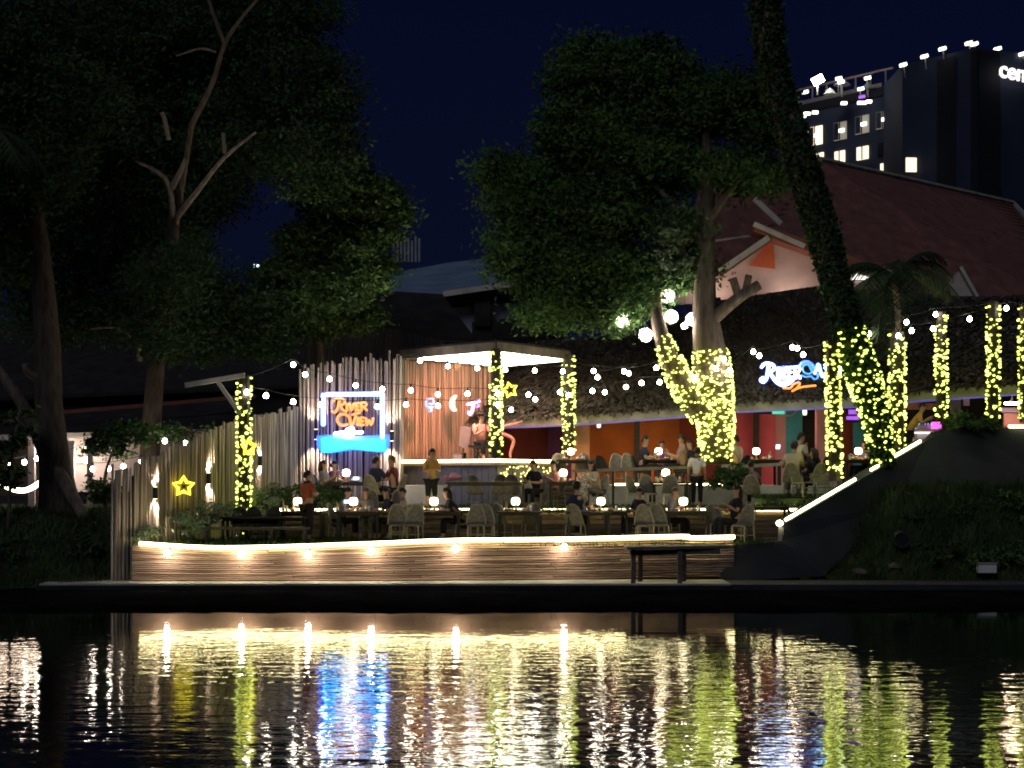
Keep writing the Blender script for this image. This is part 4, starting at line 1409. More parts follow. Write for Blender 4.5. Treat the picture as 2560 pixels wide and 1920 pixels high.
q0, q1 = on_wing(1995, 260), on_wing(2256, 215)
MB().prism([(q0.x, q0.y + 7, 33.6), (q1.x, q1.y + 7, 33.6), (q1.x, q1.y + 7, 36.0), (q0.x, q0.y + 7, 36.0)], (0, 0.3, 0)).build('added_glow_wall', M['cream'], ht)  # wall added to catch the rooftop lamps and give a warm glow
for k in range(7):
    a_ = q0.lerp(q1, (k + .5) / 7)
    MB().bar((a_.x, a_.y + 3, 33.6), (a_.x, a_.y + 3, 36.2), 0.12, 0.12).build('pergola_post', M['greymetal'], ht)
MB().bar((q0.x, q0.y + 3, 36.2), (q1.x, q1.y + 3, 36.2), 0.2, 0.15).build('pergola_beam', M['cream'], ht)
# parapet and rooftop bar
MB().bar(A + Vector((0, -.1, .3)), Bq + Vector((0, -.1, .3)), 0.25, 0.7).build('parapet', M['towerdark'], ht)
for k, (u, v, w) in enumerate([(2003, 290, 24), (2018, 284, 16), (2038, 281, 14), (2110, 258, 14), (2155, 257, 22), (2172, 254, 14), (2229, 243, 14), (2247, 236, 12)]):
    p = P(u, v, 125)
    tag(MB().box(p, (w * 125 / F, 0.3, 0.2), 0, ).build('parapet_lamp', M['hotlamp'], ht))
for k, (u, v) in enumerate([(2258, 162), (2311, 141), (2356, 122), (2422, 108), (2436, 110), (2494, 122), (2556, 135)]):
    p = P(u, v, 116.5)
    MB().box(p, (0.5, 0.3, 0.2), rot=Matrix.Rotation(-0.25, 3, 'Y')).build('roof_lamp', M['hotlamp'], ht)
    MB().bar(p + Vector((0.1, 0.2, -0.05)), p + Vector((0.3, 0.6, -0.8)), 0.08, 0.08).build('lamp_arm', M['greymetal'], ht)
for k, (u, v, c, w) in enumerate([(2212, 222, 'pinkcloth', 50), (2170, 214, 'greymetal', 40), (2105, 205, 'greymetal', 44), (2075, 228, 'whitecloth', 34), (2235, 205, 'pinkcloth', 40)]):
    p = P(u, v, 127)
    pr = thing('rooftop_parasol', ['dull pink parasol on the hotel roof bar, left of the tower', 'grey parasol in the middle of the hotel roof bar', 'grey parasol beside the rooftop floodlight', 'white parasol low at the parapet under the floodlight', 'rear pink parasol against the hotel tower'][k], 'parasol', (p.x, p.y, 33.6))
    r = w * 127 / F / 2
    MB().lathe([(r, -0.25), (r * 0.55, 0.02), (0.05, 0.25)], p, 8).build('canopy', M[c], pr)
    MB().bar((p.x, p.y, 33.6), (p.x, p.y, p.z + 0.2), 0.06, 0.06).build('pole', M['greymetal'], pr)
for k, (u, v, m_) in enumerate([(2103, 205, 'hotlamp'), (2169, 195, 'hotlamp'), (2013, 230, 'hotlamp'), (2152, 222, 'streetglow'), (2155, 242, 'nviolet'), (2097, 196, 'streetglow')]):
    p = P(u, v, 126)
    pr = thing('rooftop_light', ['small white light on the hotel roof beside the floodlight', 'white light at the middle of the hotel roof bar', 'white light at the left end of the hotel roof bar', 'ice blue light on the hotel roof bar', 'violet light on the hotel roof bar', 'pale blue light above the hotel roof bar'][k], 'light', p)
    MB().box(p, (0.5, 0.2, 0.22), rot=Matrix.Rotation(-0.2, 3, 'Y')).build('lens', M[m_], pr)
    MB().bar(p + Vector((0, 0.2, 0)), (p.x, p.y + 0.2, 33.6), 0.06, 0.06).build('pole', M['greymetal'], pr)
p = P(2045, 200, 126)
t = thing('rooftop_floodlight', 'very bright white floodlight on the hotel roof', 'floodlight', p)
MB().box(p, (0.85, 0.25, 0.6), rot=Matrix.Rotation(-0.5, 3, 'Y')).build('lens', M['flood'], t)
MB().bar(p + Vector((0, 0.3, 0.2)), (p.x, p.y + 0.3, 33.6), 0.1, 0.1).build('mast', M['greymetal'], t)
# hotel sign, readable letters only
p = P(2494, 190, 115.0)
sgn = thing('hotel_sign', 'white lit letters high on the hotel tower at the right edge', 'sign', p)
cu = bpy.data.curves.new('letters', 'FONT')
cu.body = 'cent'
cu.size = 1.75
cu.extrude = 0.06
cu.offset = 0.02
tmp = bpy.data.objects.new('letters', cu)
me = bpy.data.meshes.new_from_object(tmp)
bpy.data.objects.remove(tmp)
me.materials.clear()
o = link_mesh('letters', me, M['hotsign'], sgn)
o.location = (0, -0.3, -0.1)
o.rotation_euler = (R(90), R(4), math.atan2(T2.y - T1.y, T2.x - T1.x))
MB().bar(p + Vector((0, -0.15, 0.05)), P(2660, 205, 118) + Vector((0, -0.15, 0)), 0.06, 0.08).build('letter_rail', M['greymetal'], sgn)

mbg = thing('blue_grey_building', 'mid distance building with a long blue grey roof and pale fascia', 'building', P(1100, 860, 72))
MB().add([P(880, 700, 74), P(1130, 655, 80), P(1420, 625, 84), P(1420, 700, 70), P(1112, 735, 70), P(900, 742, 70)], [(0, 1, 4, 5), (1, 2, 3, 4)]).build('roof', M['bluegrey'], mbg)
MB().bar(P(1108, 735, 69.8), P(1420, 690, 69.8), 0.1, 0.24).build('fascia', M['paleboard'], mbg)
MB().prism([P(1110, 900, 71), P(1110, 745, 71), P(1420, 700, 71), P(1420, 900, 71)], (0, 0.4, 0)).build('wall', M['greywall'], mbg)
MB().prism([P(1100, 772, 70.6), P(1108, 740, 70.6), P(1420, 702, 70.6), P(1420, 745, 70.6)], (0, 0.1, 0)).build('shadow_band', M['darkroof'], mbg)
MB().prism([P(1180, 850, 70.4), P(1180, 805, 70.4), P(1420, 782, 70.4), P(1420, 840, 70.4)], (0, 0.1, 0)).build('window', M['darkroof'], mbg)
MB().box(P(1206, 785, 70.3), (0.7, 0.2, 1.1)).build('water_tank', M['darkroof'], mbg)
t = thing('pitched_dark_roof', 'black pitched roof rising behind the corrugated sheets', 'building', P(1030, 860, 57))
MB().add([P(840, 720, 60), P(1106, 735, 60), P(1196, 856, 56), P(830, 840, 56)], [(0, 1, 2, 3)]).build('roof', M['darkroof'], t)
MB().prism([P(838, 842, 56.5), P(1190, 856, 56.5), (P(1190, 856, 56.5).x, 56.5, 1), (P(838, 842, 56.5).x, 56.5, 1)], (0, 0.3, 0)).build('wall', M['darkroof'], t)
for k in range(8):
    u = 985 + k * 9
    o = MB().bar(P(u, 655, 78), P(u, 590 + (k % 3) * 6, 78), 0.1, 0.1).build('roof_mast', M['greymetal'], mbg)

sh = thing('long_shed', 'long dark shed with a dull blue grey roof far behind the left trees', 'building', P(350, 1100, 78))
MB().prism([P(-200, 1000, 78), P(760, 960, 80), P(760, 830, 88), P(700, 790, 90), P(-200, 800, 90)], (0, 0, -0.2)).build('roof', M['darkroof'], sh)
MB().prism([P(-200, 1180, 78.5), P(-200, 1004, 78.5), P(760, 964, 80.5), P(760, 1180, 80.5)], (0, 0.4, 0)).build('wall', M['darkroof'], sh)
lb = thing('low_building', 'long low building with pale fascia boards behind the trees at left', 'building', P(300, 1200, 57))
MB().bar(P(-60, 1096, 56), P(640, 1076, 58.5), 0.12, 0.2).build('fascia', M['paleboard'], lb)
MB().prism([P(-60, 1092, 56.2), P(640, 1074, 58.7), P(620, 985, 66), P(150, 1030, 64), P(-60, 1040, 64)], (0, 0, -0.1)).build('roof', M['darkroof'], lb)
MB().bar(P(150, 1031, 60), P(640, 990, 62), 0.1, 0.14).build('gutter', M['board'], lb)
MB().prism([P(170, 1230, 57.6), P(170, 1094, 57.6), P(640, 1080, 59.5), P(640, 1230, 59.5)], (0, 0.3, 0)).build('wall', M['cream'], lb)
MB().prism([P(-60, 1240, 59), P(-60, 1100, 59), P(170, 1094, 59), P(170, 1240, 59)], (0, 0.3, 0)).build('back_wall', M['darkwood'], lb)
for u, w in ((80, 16), (180, 14), (225, 12)):
    p = P(u, 1100, 56.6)
    MB().box((p.x, p.y, 2.6), (w * 56 / F, 0.2, 3.4)).build('column', M['cream'], lb)
for u, v, Y in [(120, 1120, 56.5), (215, 1150, 56.8)]:
    p = P(u, v, Y)
    t = thing('porch_lamp', ['porch lamp hanging under the low building at the far left', 'porch lamp beside the column of the low building'][u > 150], 'lamp', p)
    MB().ico(p, 0.12).build('bulb', M['globebulb'], t)
    MB().bar(p + Vector((0, 0, 0.1)), p + Vector((0, 0, 0.45)), 0.02, 0.02).build('cord', M['wire'], t)
for k, (u, v) in enumerate([(655, 668), (725, 674)]):
    p = P(u, v, 88)
    t = thing('street_light', ['larger blue white lamp glimpsed under the big tree crown', 'smaller blue white lamp glimpsed under the big tree crown'][k], 'street light', (p.x, p.y, 0.3))
    MB().box(p, ((38, 26)[k] * 88 / F, 0.4, 0.28)).build('lamp_head', M['streetglow'], t)
    MB().bar((p.x, p.y + 0.3, 0.3), p + Vector((0, 0.3, 0)), 0.14, 0.14).build('pole', M['greymetal'], t)

# ------------------------------------------------------------------ trees
def limb(mb, pts, r0, r1, n=8):
    pts = smooth_path(pts, 4)
    m_ = len(pts)
    mb.tube(pts, [r0 + (r1 - r0) * i / (m_ - 1) for i in range(m_)], n)


def tree(label, trunk, limbs, clumps, total, size, m_, bark='bark', cat='tree', sub=0.34, name='tree', group=None):
    base = P(*trunk[0][:3])
    t = thing(name, label, cat, base, group)
    mb = MB()
    pts = [P(*q[:3]) for q in trunk]
    rr = [q[3] for q in trunk]
    sp = smooth_path(pts, 4)
    rs = []
    for i in range(len(sp)):
        x = i / 4
        k = min(int(x), len(rr) - 2)
        rs.append(rr[k] + (rr[k + 1] - rr[k]) * (x - k))
    mb.tube(sp, rs, 9)
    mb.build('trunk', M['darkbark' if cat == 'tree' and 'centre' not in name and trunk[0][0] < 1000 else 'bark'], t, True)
    if limbs:
        for lm in limbs:
            l = MB()
            limb(l, [P(*q) for q in lm[0]], lm[1], lm[2])
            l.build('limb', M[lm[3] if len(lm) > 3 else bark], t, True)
    if clumps:
        cl = px_clumps(clumps)
        tw = MB()
        for c in cl:
            for k in range(9):
                an, el = random.uniform(0, 2 * PI), random.uniform(-.5, 1.0)
                d = Vector((math.cos(an) * math.cos(el) * c[1], math.sin(an) * math.cos(el) * c[2], math.sin(el) * c[3]))
                tw.tube([c[0] - d * .1, c[0] + d * .45 + Vector((0, 0, .08)), c[0] + d * .9], [.03, .02, .008], 4)
        tw.build('twigs', M[bark], t, True, kind='stuff')
        leaves('crown', clump_points(cl, total=total, sub=sub), size, M[m_], t)
    return t


# large left tree with the bare forked limbs
YA = 45.0
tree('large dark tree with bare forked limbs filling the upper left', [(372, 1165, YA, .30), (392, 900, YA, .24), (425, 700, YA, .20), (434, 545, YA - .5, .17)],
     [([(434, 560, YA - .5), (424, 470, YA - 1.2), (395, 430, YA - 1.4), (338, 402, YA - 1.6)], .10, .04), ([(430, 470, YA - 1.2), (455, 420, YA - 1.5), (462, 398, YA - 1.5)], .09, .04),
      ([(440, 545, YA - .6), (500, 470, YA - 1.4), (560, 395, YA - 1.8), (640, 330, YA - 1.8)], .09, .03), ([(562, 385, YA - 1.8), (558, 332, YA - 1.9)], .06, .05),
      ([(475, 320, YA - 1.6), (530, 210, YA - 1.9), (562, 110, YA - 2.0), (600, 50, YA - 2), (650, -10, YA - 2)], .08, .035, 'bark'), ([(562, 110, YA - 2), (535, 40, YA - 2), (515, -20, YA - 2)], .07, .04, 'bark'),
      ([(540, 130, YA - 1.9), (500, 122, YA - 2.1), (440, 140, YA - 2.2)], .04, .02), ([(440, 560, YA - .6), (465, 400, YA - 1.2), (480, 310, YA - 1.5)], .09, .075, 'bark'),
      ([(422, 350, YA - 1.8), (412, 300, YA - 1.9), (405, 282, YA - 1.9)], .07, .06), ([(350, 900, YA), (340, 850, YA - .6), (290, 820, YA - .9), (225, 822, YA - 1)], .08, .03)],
     [(90, 120, 46.5, 150, 130), (280, 90, 46.5, 160, 120), (480, 60, 47, 150, 90), (650, 60, 46.5, 130, 110), (760, 30, 46, 90, 60), (720, 200, 46, 120, 110), (820, 230, 45.5, 70, 90),
      (150, 330, 46, 130, 120), (330, 300, 47, 130, 120), (600, 330, 47, 140, 120), (780, 380, 45.5, 120, 110), (230, 560, 46.5, 130, 120), (400, 640, 47, 110, 110), (430, 690, 43.6, 90, 80), (395, 830, 43.8, 75, 60), (60, 600, 46, 90, 140), (420, 520, 48, 120, 120), (350, 430, 48, 120, 120), (480, 200, 48, 150, 130), (500, 440, 48, 120, 120),
      (280, 760, 46.5, 140, 90), (480, 740, 47.5, 120, 90), (120, 780, 47, 100, 90), (600, 760, 47.5, 80, 40), (470, 850, 46.5, 90, 60), (640, 830, 48, 90, 70)], 190000, 0.16, 'leaf', 'palebark')
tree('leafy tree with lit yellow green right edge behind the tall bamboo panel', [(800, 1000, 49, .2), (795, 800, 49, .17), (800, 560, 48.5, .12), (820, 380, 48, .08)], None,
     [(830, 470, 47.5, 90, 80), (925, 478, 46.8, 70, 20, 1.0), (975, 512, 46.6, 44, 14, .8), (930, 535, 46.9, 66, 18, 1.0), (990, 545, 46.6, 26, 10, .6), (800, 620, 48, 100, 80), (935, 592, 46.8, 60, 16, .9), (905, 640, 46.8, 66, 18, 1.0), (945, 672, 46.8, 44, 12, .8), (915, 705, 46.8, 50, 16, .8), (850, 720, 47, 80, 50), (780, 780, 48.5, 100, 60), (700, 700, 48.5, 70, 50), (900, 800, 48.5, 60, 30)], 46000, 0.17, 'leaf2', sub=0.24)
tree('big leaning brown trunk at the far left with a root spread', [(150, 1310, 41, .62), (138, 1180, 41, .44), (122, 1020, 41, .36), (118, 860, 41.2, .34), (100, 640, 41.4, .28), (70, 420, 41.6, .2)],
     [([(-20, 905, 41), (50, 1000, 40.8), (90, 1080, 40.8), (120, 1150, 40.9)], .14, .2), ([(140, 1170, 40.8), (180, 1240, 40.5), (215, 1300, 40.2)], .2, .14), ([(115, 960, 41), (70, 930, 40.8), (62, 910, 40.8)], .12, .08)],
     [(60, 420, 42, 140, 130), (10, 200, 42, 130, 130), (160, 240, 42, 110, 90), (20, 620, 42, 80, 80)], 34000, 0.17, 'leaf')
t = tree('small leafy shoots lit green beside the left trunk', [(20, 1330, 39.6, .05), (30, 1150, 39.6, .04), (50, 1020, 39.6, .02)], None,
         [(45, 1060, 39.6, 42, 40, .4), (20, 1150, 39.6, 30, 50, .4), (60, 1110, 39.6, 20, 40, .3), (5, 1210, 39.6, 26, 40, .4)], 900, 0.2, 'leaf2', cat='sapling', sub=0.12)
tree('dark bushy plant hanging above the bulb string left of the fence', [(265, 1300, 42.6, .06), (262, 1200, 42.6, .05), (280, 1130, 42.6, .03)], None,
     [(280, 1110, 42.8, 60, 34, .6), (250, 1225, 42.4, 40, 26, .5), (330, 1085, 43, 60, 30, .6), (480, 1085, 44.3, 60, 22, .5)], 2600, 0.17, 'leaf2', cat='bush', sub=0.16)

# centre tree with lit trunk
YD = 45.0
dt = tree('tall round crowned tree behind the stage with fairy lights on its forked trunk', [(1790, 1160, YD, .40), (1790, 1060, YD, .50), (1782, 950, YD, .52), (1772, 860, YD, .46), (1762, 760, YD, .34), (1765, 640, YD, .27), (1770, 480, YD, .2), (1765, 330, YD, .12)],
          [([(1772, 1040, YD - .1), (1720, 985, YD - .2), (1685, 920, YD - .3), (1655, 845, YD - .2), (1640, 760, YD + .2), (1650, 640, YD + .6)], .38, .12),
           ([(1780, 800, YD - .1), (1815, 770, YD - .3), (1850, 742, YD - .4), (1898, 712, YD - .4)], .2, .15), ([(1848, 745, YD - .4), (1838, 715, YD - .4), (1832, 695, YD - .4)], .12, .11), ([(1862, 735, YD - .4), (1868, 708, YD - .4), (1872, 688, YD - .4)], .1, .1),
           ([(1768, 560, YD), (1830, 470, YD - .4), (1880, 400, YD - .4)], .14, .05), ([(1765, 620, YD), (1690, 520, YD), (1600, 430, YD + .3)], .16, .05), ([(1650, 640, YD + .6), (1540, 600, YD + .8), (1420, 560, YD + 1)], .12, .04)],
          [(1480, 195, 46, 110, 100), (1610, 210, 46, 130, 110), (1440, 330, 46, 100, 90), (1580, 360, 46, 150, 130), (1320, 480, 46, 110, 90), (1480, 520, 46, 150, 120), (1310, 620, 46, 85, 110), (1450, 680, 46, 150, 110),
           (1400, 785, 45.6, 110, 40), (1560, 765, 45.6, 80, 62), (1800, 260, 45.5, 130, 80), (1900, 280, 44.8, 66, 90), (1850, 430, 44.8, 100, 50), (1930, 450, 44.6, 50, 34), (1690, 400, 46, 100, 80), (1690, 570, 45.2, 62, 66), (1720, 680, 45.4, 50, 50), (1640, 690, 45.6, 50, 60), (1240, 420, 46, 45, 40)],
          125000, 0.17, 'leaf2', sub=0.30)
tr = [P(1790, 1155, YD), P(1790, 1060, YD), P(1782, 950, YD), P(1776, 875, YD)]
fairy_on(tr, [.42, .52, .55, .5], 860, dt, 0.035, 31)
fairy_on(smooth_path([P(1772, 1050, YD - .1), P(1720, 985, YD - .2), P(1685, 920, YD - .3), P(1655, 845, YD - .2)], 3), [.40] * 4 + [.36] * 3 + [.3, .27, .25], 400, dt, 0.034, 32)

# leaning palm covered in creeper
YP = 41.6
pp = [(2206, 1165, YP), (2192, 1050, YP), (2161, 950, YP), (2120, 825, YP), (2072, 640, YP), (2014, 440, YP), (1938, 200, YP), (1905, -60, YP)]
pr_ = [.20, .28, .36, .33, .37, .37, .36, .36]
pal = thing('leaning_palm', 'thick leaning palm trunk covered in dark creeper leaves', 'palm tree', P(2203, 1165, YP))
sp = smooth_path([P(*q) for q in pp], 5)
rs = [pr_[min(i // 5, 7)] for i in range(len(sp))]
MB().tube(sp, rs, 10).build('trunk', M['bark'], pal, True)
pts = []
L = len(sp)
for i in range(15000):
    x = random.uniform(0.0, 1) * (L - 1.01)
    k = int(x)
    p = sp[k].lerp(sp[k + 1], x - k)
    an = random.uniform(0, 2 * PI)
    r = rs[k] + random.uniform(-0.02, 0.09) + (random.random() < 0.06) * 0.1
    pts.append((p.x + r * math.cos(an), p.y + r * math.sin(an), p.z + random.uniform(-.05, .05)))
leaves('creeper', np.array(pts), 0.15, M['leaf'], pal, droop=0.6, aspect=0.6)
fairy_on([P(2206, 1155, YP), P(2192, 1050, YP), P(2161, 950, YP), P(2120, 825, YP)], [.27, .36, .44, .42], 420, pal, 0.036, 41)


def fronds(root, c, n, L, m_, seed, spread=1.0, up=0.5, lw=0.5):
    rng = random.Random(seed)
    for k in range(n):
        an = 2 * PI * k / n + rng.uniform(-.25, .25)
        el = rng.uniform(-0.1, 1.0) * up
        pts = []
        for i in range(9):
            s = i / 8
            r = L * s * math.cos(el) * spread * (1 - 0.15 * s)
            z = L * (s * math.sin(el) * 1.2 - s * s * 0.75)
            pts.append(Vector((c.x + r * math.cos(an), c.y + r * math.sin(an), c.z + z)))
        fr = MB()
        fr.tube(pts, [0.03 - 0.003 * i for i in range(9)], 4)
        o = fr.build('frond', M['frond'], root)
        V = []
        for i in range(44):
            s = 0.08 + 0.92 * i / 44
            x = s * 8
            j = min(int(x), 7)
            p = pts[j].lerp(pts[j + 1], x - j)
            tdir = (pts[j + 1] - pts[j]).normalized()
            side = tdir.cross(Vector((0, 0, 1))).normalized()
            for sg_ in (-1, 1):
                l = lw * math.sin(PI * min(0.12 + s * 0.82, 1)) * rng.uniform(.8, 1.1)
                e = p + side * sg_ * l * .75 + tdir * l * .45 - Vector((0, 0, l * rng.uniform(.2, .6)))
                w = tdir * 0.02
                V.append([p - w, p + w, e + w * .5, e - w * .5])
        quads_mesh('leaflets', np.array([[list(a) for a in q] for q in V]), 4, M['frond'], o)


sp_ = thing('small_palm', 'small palm with drooping dark fronds behind the lit posts on the right', 'palm tree', P(2238, 1120, 44.2))
MB().tube(smooth_path([P(2246, 1120, 44.2), P(2240, 950, 44.2), P(2246, 800, 44.2), P(2236, 700, 44.2)], 4), 0.09, 8).build('trunk', M['bark'], sp_, True)
fronds(sp_, P(2236, 690, 44.2), 17, 2.5, 'frond', 5, up=.9, lw=0.7)
lp = thing('left_edge_palm', 'palm with long hanging fronds at the left edge of the view', 'palm tree', P(-60, 1200, 39))
MB().tube([P(-70, 1280, 39), P(-60, 900, 39), P(-50, 330, 39)], 0.14, 8).build('trunk', M['bark'], lp, True)
fronds(lp, P(-50, 330, 39), 11, 2.0, 'frond', 9, up=.7, lw=0.75)

# shrubs
def shrub(label, clumps, total, size, m_, group=None):
    c = px_clumps(clumps)
    base = c[0][0] - Vector((0, 0, c[0][3]))
    t = thing('shrub', label, 'shrub', base, group)
    mb = MB()
    for q in c:
        for k in range(5):
            mb.tube([base + Vector((random.uniform(-.1, .1), 0, 0)), q[0] + Vector((random.uniform(-.3, .3) * q[1], 0, q[3] * .3))], [0.02, 0.01], 4)
    mb.build('stems', M['bark'], t)
    leaves('foliage', clump_points(c, total=total, sub=0.10, shell=0.3), size, M[m_], t)


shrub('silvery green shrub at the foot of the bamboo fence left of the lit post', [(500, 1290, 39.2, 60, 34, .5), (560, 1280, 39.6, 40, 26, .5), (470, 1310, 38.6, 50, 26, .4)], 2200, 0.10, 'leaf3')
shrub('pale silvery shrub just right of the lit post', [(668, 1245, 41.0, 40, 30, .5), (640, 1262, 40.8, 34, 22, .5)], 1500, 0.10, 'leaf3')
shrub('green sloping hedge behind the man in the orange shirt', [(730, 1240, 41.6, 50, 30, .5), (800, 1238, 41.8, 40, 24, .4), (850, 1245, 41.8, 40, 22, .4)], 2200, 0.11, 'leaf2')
shrub('small pale plant at the river end of the bamboo fence', [(372, 1335, 37.4, 30, 22, .3), (345, 1345, 37.2, 20, 14, .25)], 600, 0.09, 'leaf3')
shrub('pale leaf clump beside the tree fork, globe lamp light put into its colour', [(1690, 540, 44.6, 34, 30, .4), (1672, 590, 44.5, 34, 26, .4), (1705, 620, 44.6, 30, 30, .4), (1668, 650, 44.6, 26, 26, .35), (1715, 670, 44.7, 26, 24, .35)], 1500, 0.15, 'leaf3')  # extra crown leaves, paler to put the globe lamps' light into their colour
shrub('dark bush at the foot of the fairy lit tree', [(1830, 1185, 44.2, 42, 40, .5), (1815, 1205, 44.0, 34, 26, .4)], 1600, 0.13, 'leaf')
shrub('low green plants along the ramp strip below the chairs', [(1990, 1262, 41.9, 80, 7, .2), (1920, 1264, 41.9, 50, 7, .2)], 900, 0.10, 'leaf2')
shrub('weedy tuft on top of the grass mound left of the lit posts', [(2395, 1050, 43.0, 40, 16, .4), (2450, 1060, 43.0, 40, 12, .4)], 1200, 0.12, 'leaf2')
shrub('large dark bush on the bank at the right edge', [(2420, 1300, 39.6, 110, 50, .9), (2540, 1290, 39.8, 90, 60, .9), (2300, 1300, 39.4, 60, 34, .6), (2360, 1275, 39.8, 70, 34, .6), (2480, 1268, 39.9, 80, 30, .6)], 9000, 0.14, 'leaf2')
shrub('low dark bush at the water end of the right bank', [(2400, 1400, 38.4, 120, 50, .7), (2530, 1400, 38.4, 80, 55, .7)], 5000, 0.14, 'leaf2')
shrub('dark bank plants below the big trunk at left', [(60, 1400, 38.4, 120, 60, .7), (190, 1390, 38.3, 60, 60, .6)], 3000, 0.14, 'leaf')

shrub('row of low plants along the light strip of the middle dining terrace', [(u, 1278 + random.uniform(-3, 3), 41.85, random.uniform(14, 30), 8, .12) for u in range(690, 1880, 42) if random.random() < .8], 2600, 0.08, 'leaf2')

# ------------------------------------------------------------------ furniture
def frame_tube(mb, pts, r): mb.tube(smooth_path(pts, 3), r, 5)


def make_chair(name, wv, fr, label, cat, tall=0.95):
    t = thing(name, label, cat, (0, 0, 0))
    MB().lathe([(0.21, 0.40), (0.235, 0.42), (0.235, 0.45), (0.21, 0.46)], (0, 0, 0), 12).build('seat', wv, t)
    # rounded woven back (the sitter looks towards -Y, back at +Y)
    mb = MB()
    cols, rows = 9, 7
    V = []
    for j in range(rows):
        for i in range(cols):
            a = (i / (cols - 1) - .5) * 2
            h = (tall - 0.45) * math.sqrt(max(0.0, 1 - abs(a) ** 2.6 * 0.85))
            V.append((0.24 * a * (1.02 - 0.12 * (j / (rows - 1))), 0.23 - 0.12 * a * a + 0.09 * j / (rows - 1), 0.45 + h * j / (rows - 1)))
    mb.add(V, [(j * cols + i, j * cols + i + 1, (j + 1) * cols + i + 1, (j + 1) * cols + i) for j in range(rows - 1) for i in range(cols - 1)])
    mb.add([(x, y + 0.018, z) for x, y, z in V], [(j * cols + i, (j + 1) * cols + i, (j + 1) * cols + i + 1, j * cols + i + 1) for j in range(rows - 1) for i in range(cols - 1)])
    mb.build('back_panel', wv, t, True)
    edge = [V[j * cols] for j in range(rows)] + [V[(rows - 1) * cols + i] for i in range(1, cols - 1)] + [V[j * cols + cols - 1] for j in range(rows - 1, -1, -1)]
    m2 = MB()
    frame_tube(m2, edge, 0.018)
    m2.build('back_hoop', fr, t, True)
    for x, y in ((-.19, -.17), (.19, -.17), (-.19, .2), (.19, .2)):
        MB().tube([(x * 1.12, y * 1.12, 0), (x, y, .43)], [0.015, 0.02], 6).build('leg', fr, t)
    m3 = MB()
    m3.tube([(-.2, -.17, .2), (.2, -.17, .2), (.2, .2, .2), (-.2, .2, .2)], 0.01, 5, True)
    m3.build('stretcher', fr, t)
    return Proto(t)


chair = make_chair('rattan_chair', M['rattan'], M['rattanframe'], '', 'chair', 0.95)
dchair = make_chair('dark_chair', M['darkrattan'], M['blackmetal'], '', 'chair', 0.88)
hchair = make_chair('tall_rattan_chair', M['rattan'], M['rattanframe'], '', 'chair', 1.28)
# armchair with open frame at the right
t = thing('frame_armchair', '', 'chair', (0, 0, 0))
MB().box((0, 0, .42), (.52, .5, .05)).build('seat', M['rattan'], t)
mb = MB()
mb.add([(-.25, .22, .52), (.25, .22, .52), (.25, .30, .85), (.12, .32, .93), (-.25, .30, .80)], [(0, 1, 2, 3, 4)])
mb.build('back_panel', M['rattan'], t)
mb = MB()
mb.tube([(-.26, .22, .45), (-.26, .30, .82), (.12, .33, .95), (.26, .30, .87), (.26, .22, .45)], 0.022, 5)
mb.build('back_hoop', M['rattanframe'], t)
for s in (-1, 1):
    MB().tube([(s * .27, .24, .62), (s * .28, -.22, .62), (s * .27, -.24, .42)], 0.022, 5).build('armrest', M['rattanframe'], t)
for x, y in ((-.25, -.23), (.25, -.23), (-.25, .23), (.25, .23)):
    MB().tube([(x, y, 0), (x, y, .44)], 0.022, 5).build('leg', M['rattanframe'], t)
mb = MB()
mb.tube([(-.25, -.23, .08), (.25, -.23, .08), (.25, .23, .08), (-.25, .23, .08)], 0.018, 5, True)
mb.build('stretcher', M['rattanframe'], t)
t.scale = (.8, .8, .68)
achair = Proto(t)


def make_table(w, d, nm):
    t = thing(nm, '', 'table', (0, 0, 0))
    MB().box((0, 0, .735), (w, d, .05)).build('tabletop', M['darkwood'], t)
    MB().box((0, 0, .68), (w - .12, d - .12, .05)).build('apron', M['darkwood'], t)
    for sx in (-1, 1):
        for sy in (-1, 1):
            MB().box((sx * (w / 2 - .08), sy * (d / 2 - .08), .33), (.07, .07, .66)).build('leg', M['blackmetal'], t)
    return Proto(t)


tab, ltab = make_table(1.15, .8, 'dining_table'), make_table(2.2, .8, 'long_table')
t = thing('table_lamp', '', 'table lamp', (0, 0, 0))
MB().lathe([(.075, 0), (.075, .02), (.02, .03), (.018, .18)], (0, 0, 0), 10).build('lamp_base', M['tan'], t)
MB().lathe([(.05, .155), (.085, .17), (.104, .21), (.108, .26), (.104, .30), (.085, .335), (.04, .35)], (0, 0, 0), 14).build('lamp_shade', M['lampshade'], t, True)
lamp = Proto(t)
t = thing('drink_glass', '', 'glass', (0, 0, 0))
MB().lathe([(.028, 0), (.036, .13), (.034, .14)], (0, 0, 0), 8).build('glass', M['whitecloth'], t)
MB().lathe([(.03, .1), (.033, .115)], (0, 0, 0), 8).build('drink', M['tan'], t)
glass = Proto(t)
t = thing('food_plate', '', 'plate', (0, 0, 0))
MB().lathe([(.07, 0), (.13, .02), (.135, .03)], (0, 0, 0), 12).build('plate', M['white'], t)
mb = MB().ico((0, 0, .05), .08, .6)
mb.ico((.05, .03, .05), .05, .7)
mb.build('food', M['food'], t)
plate = Proto(t)

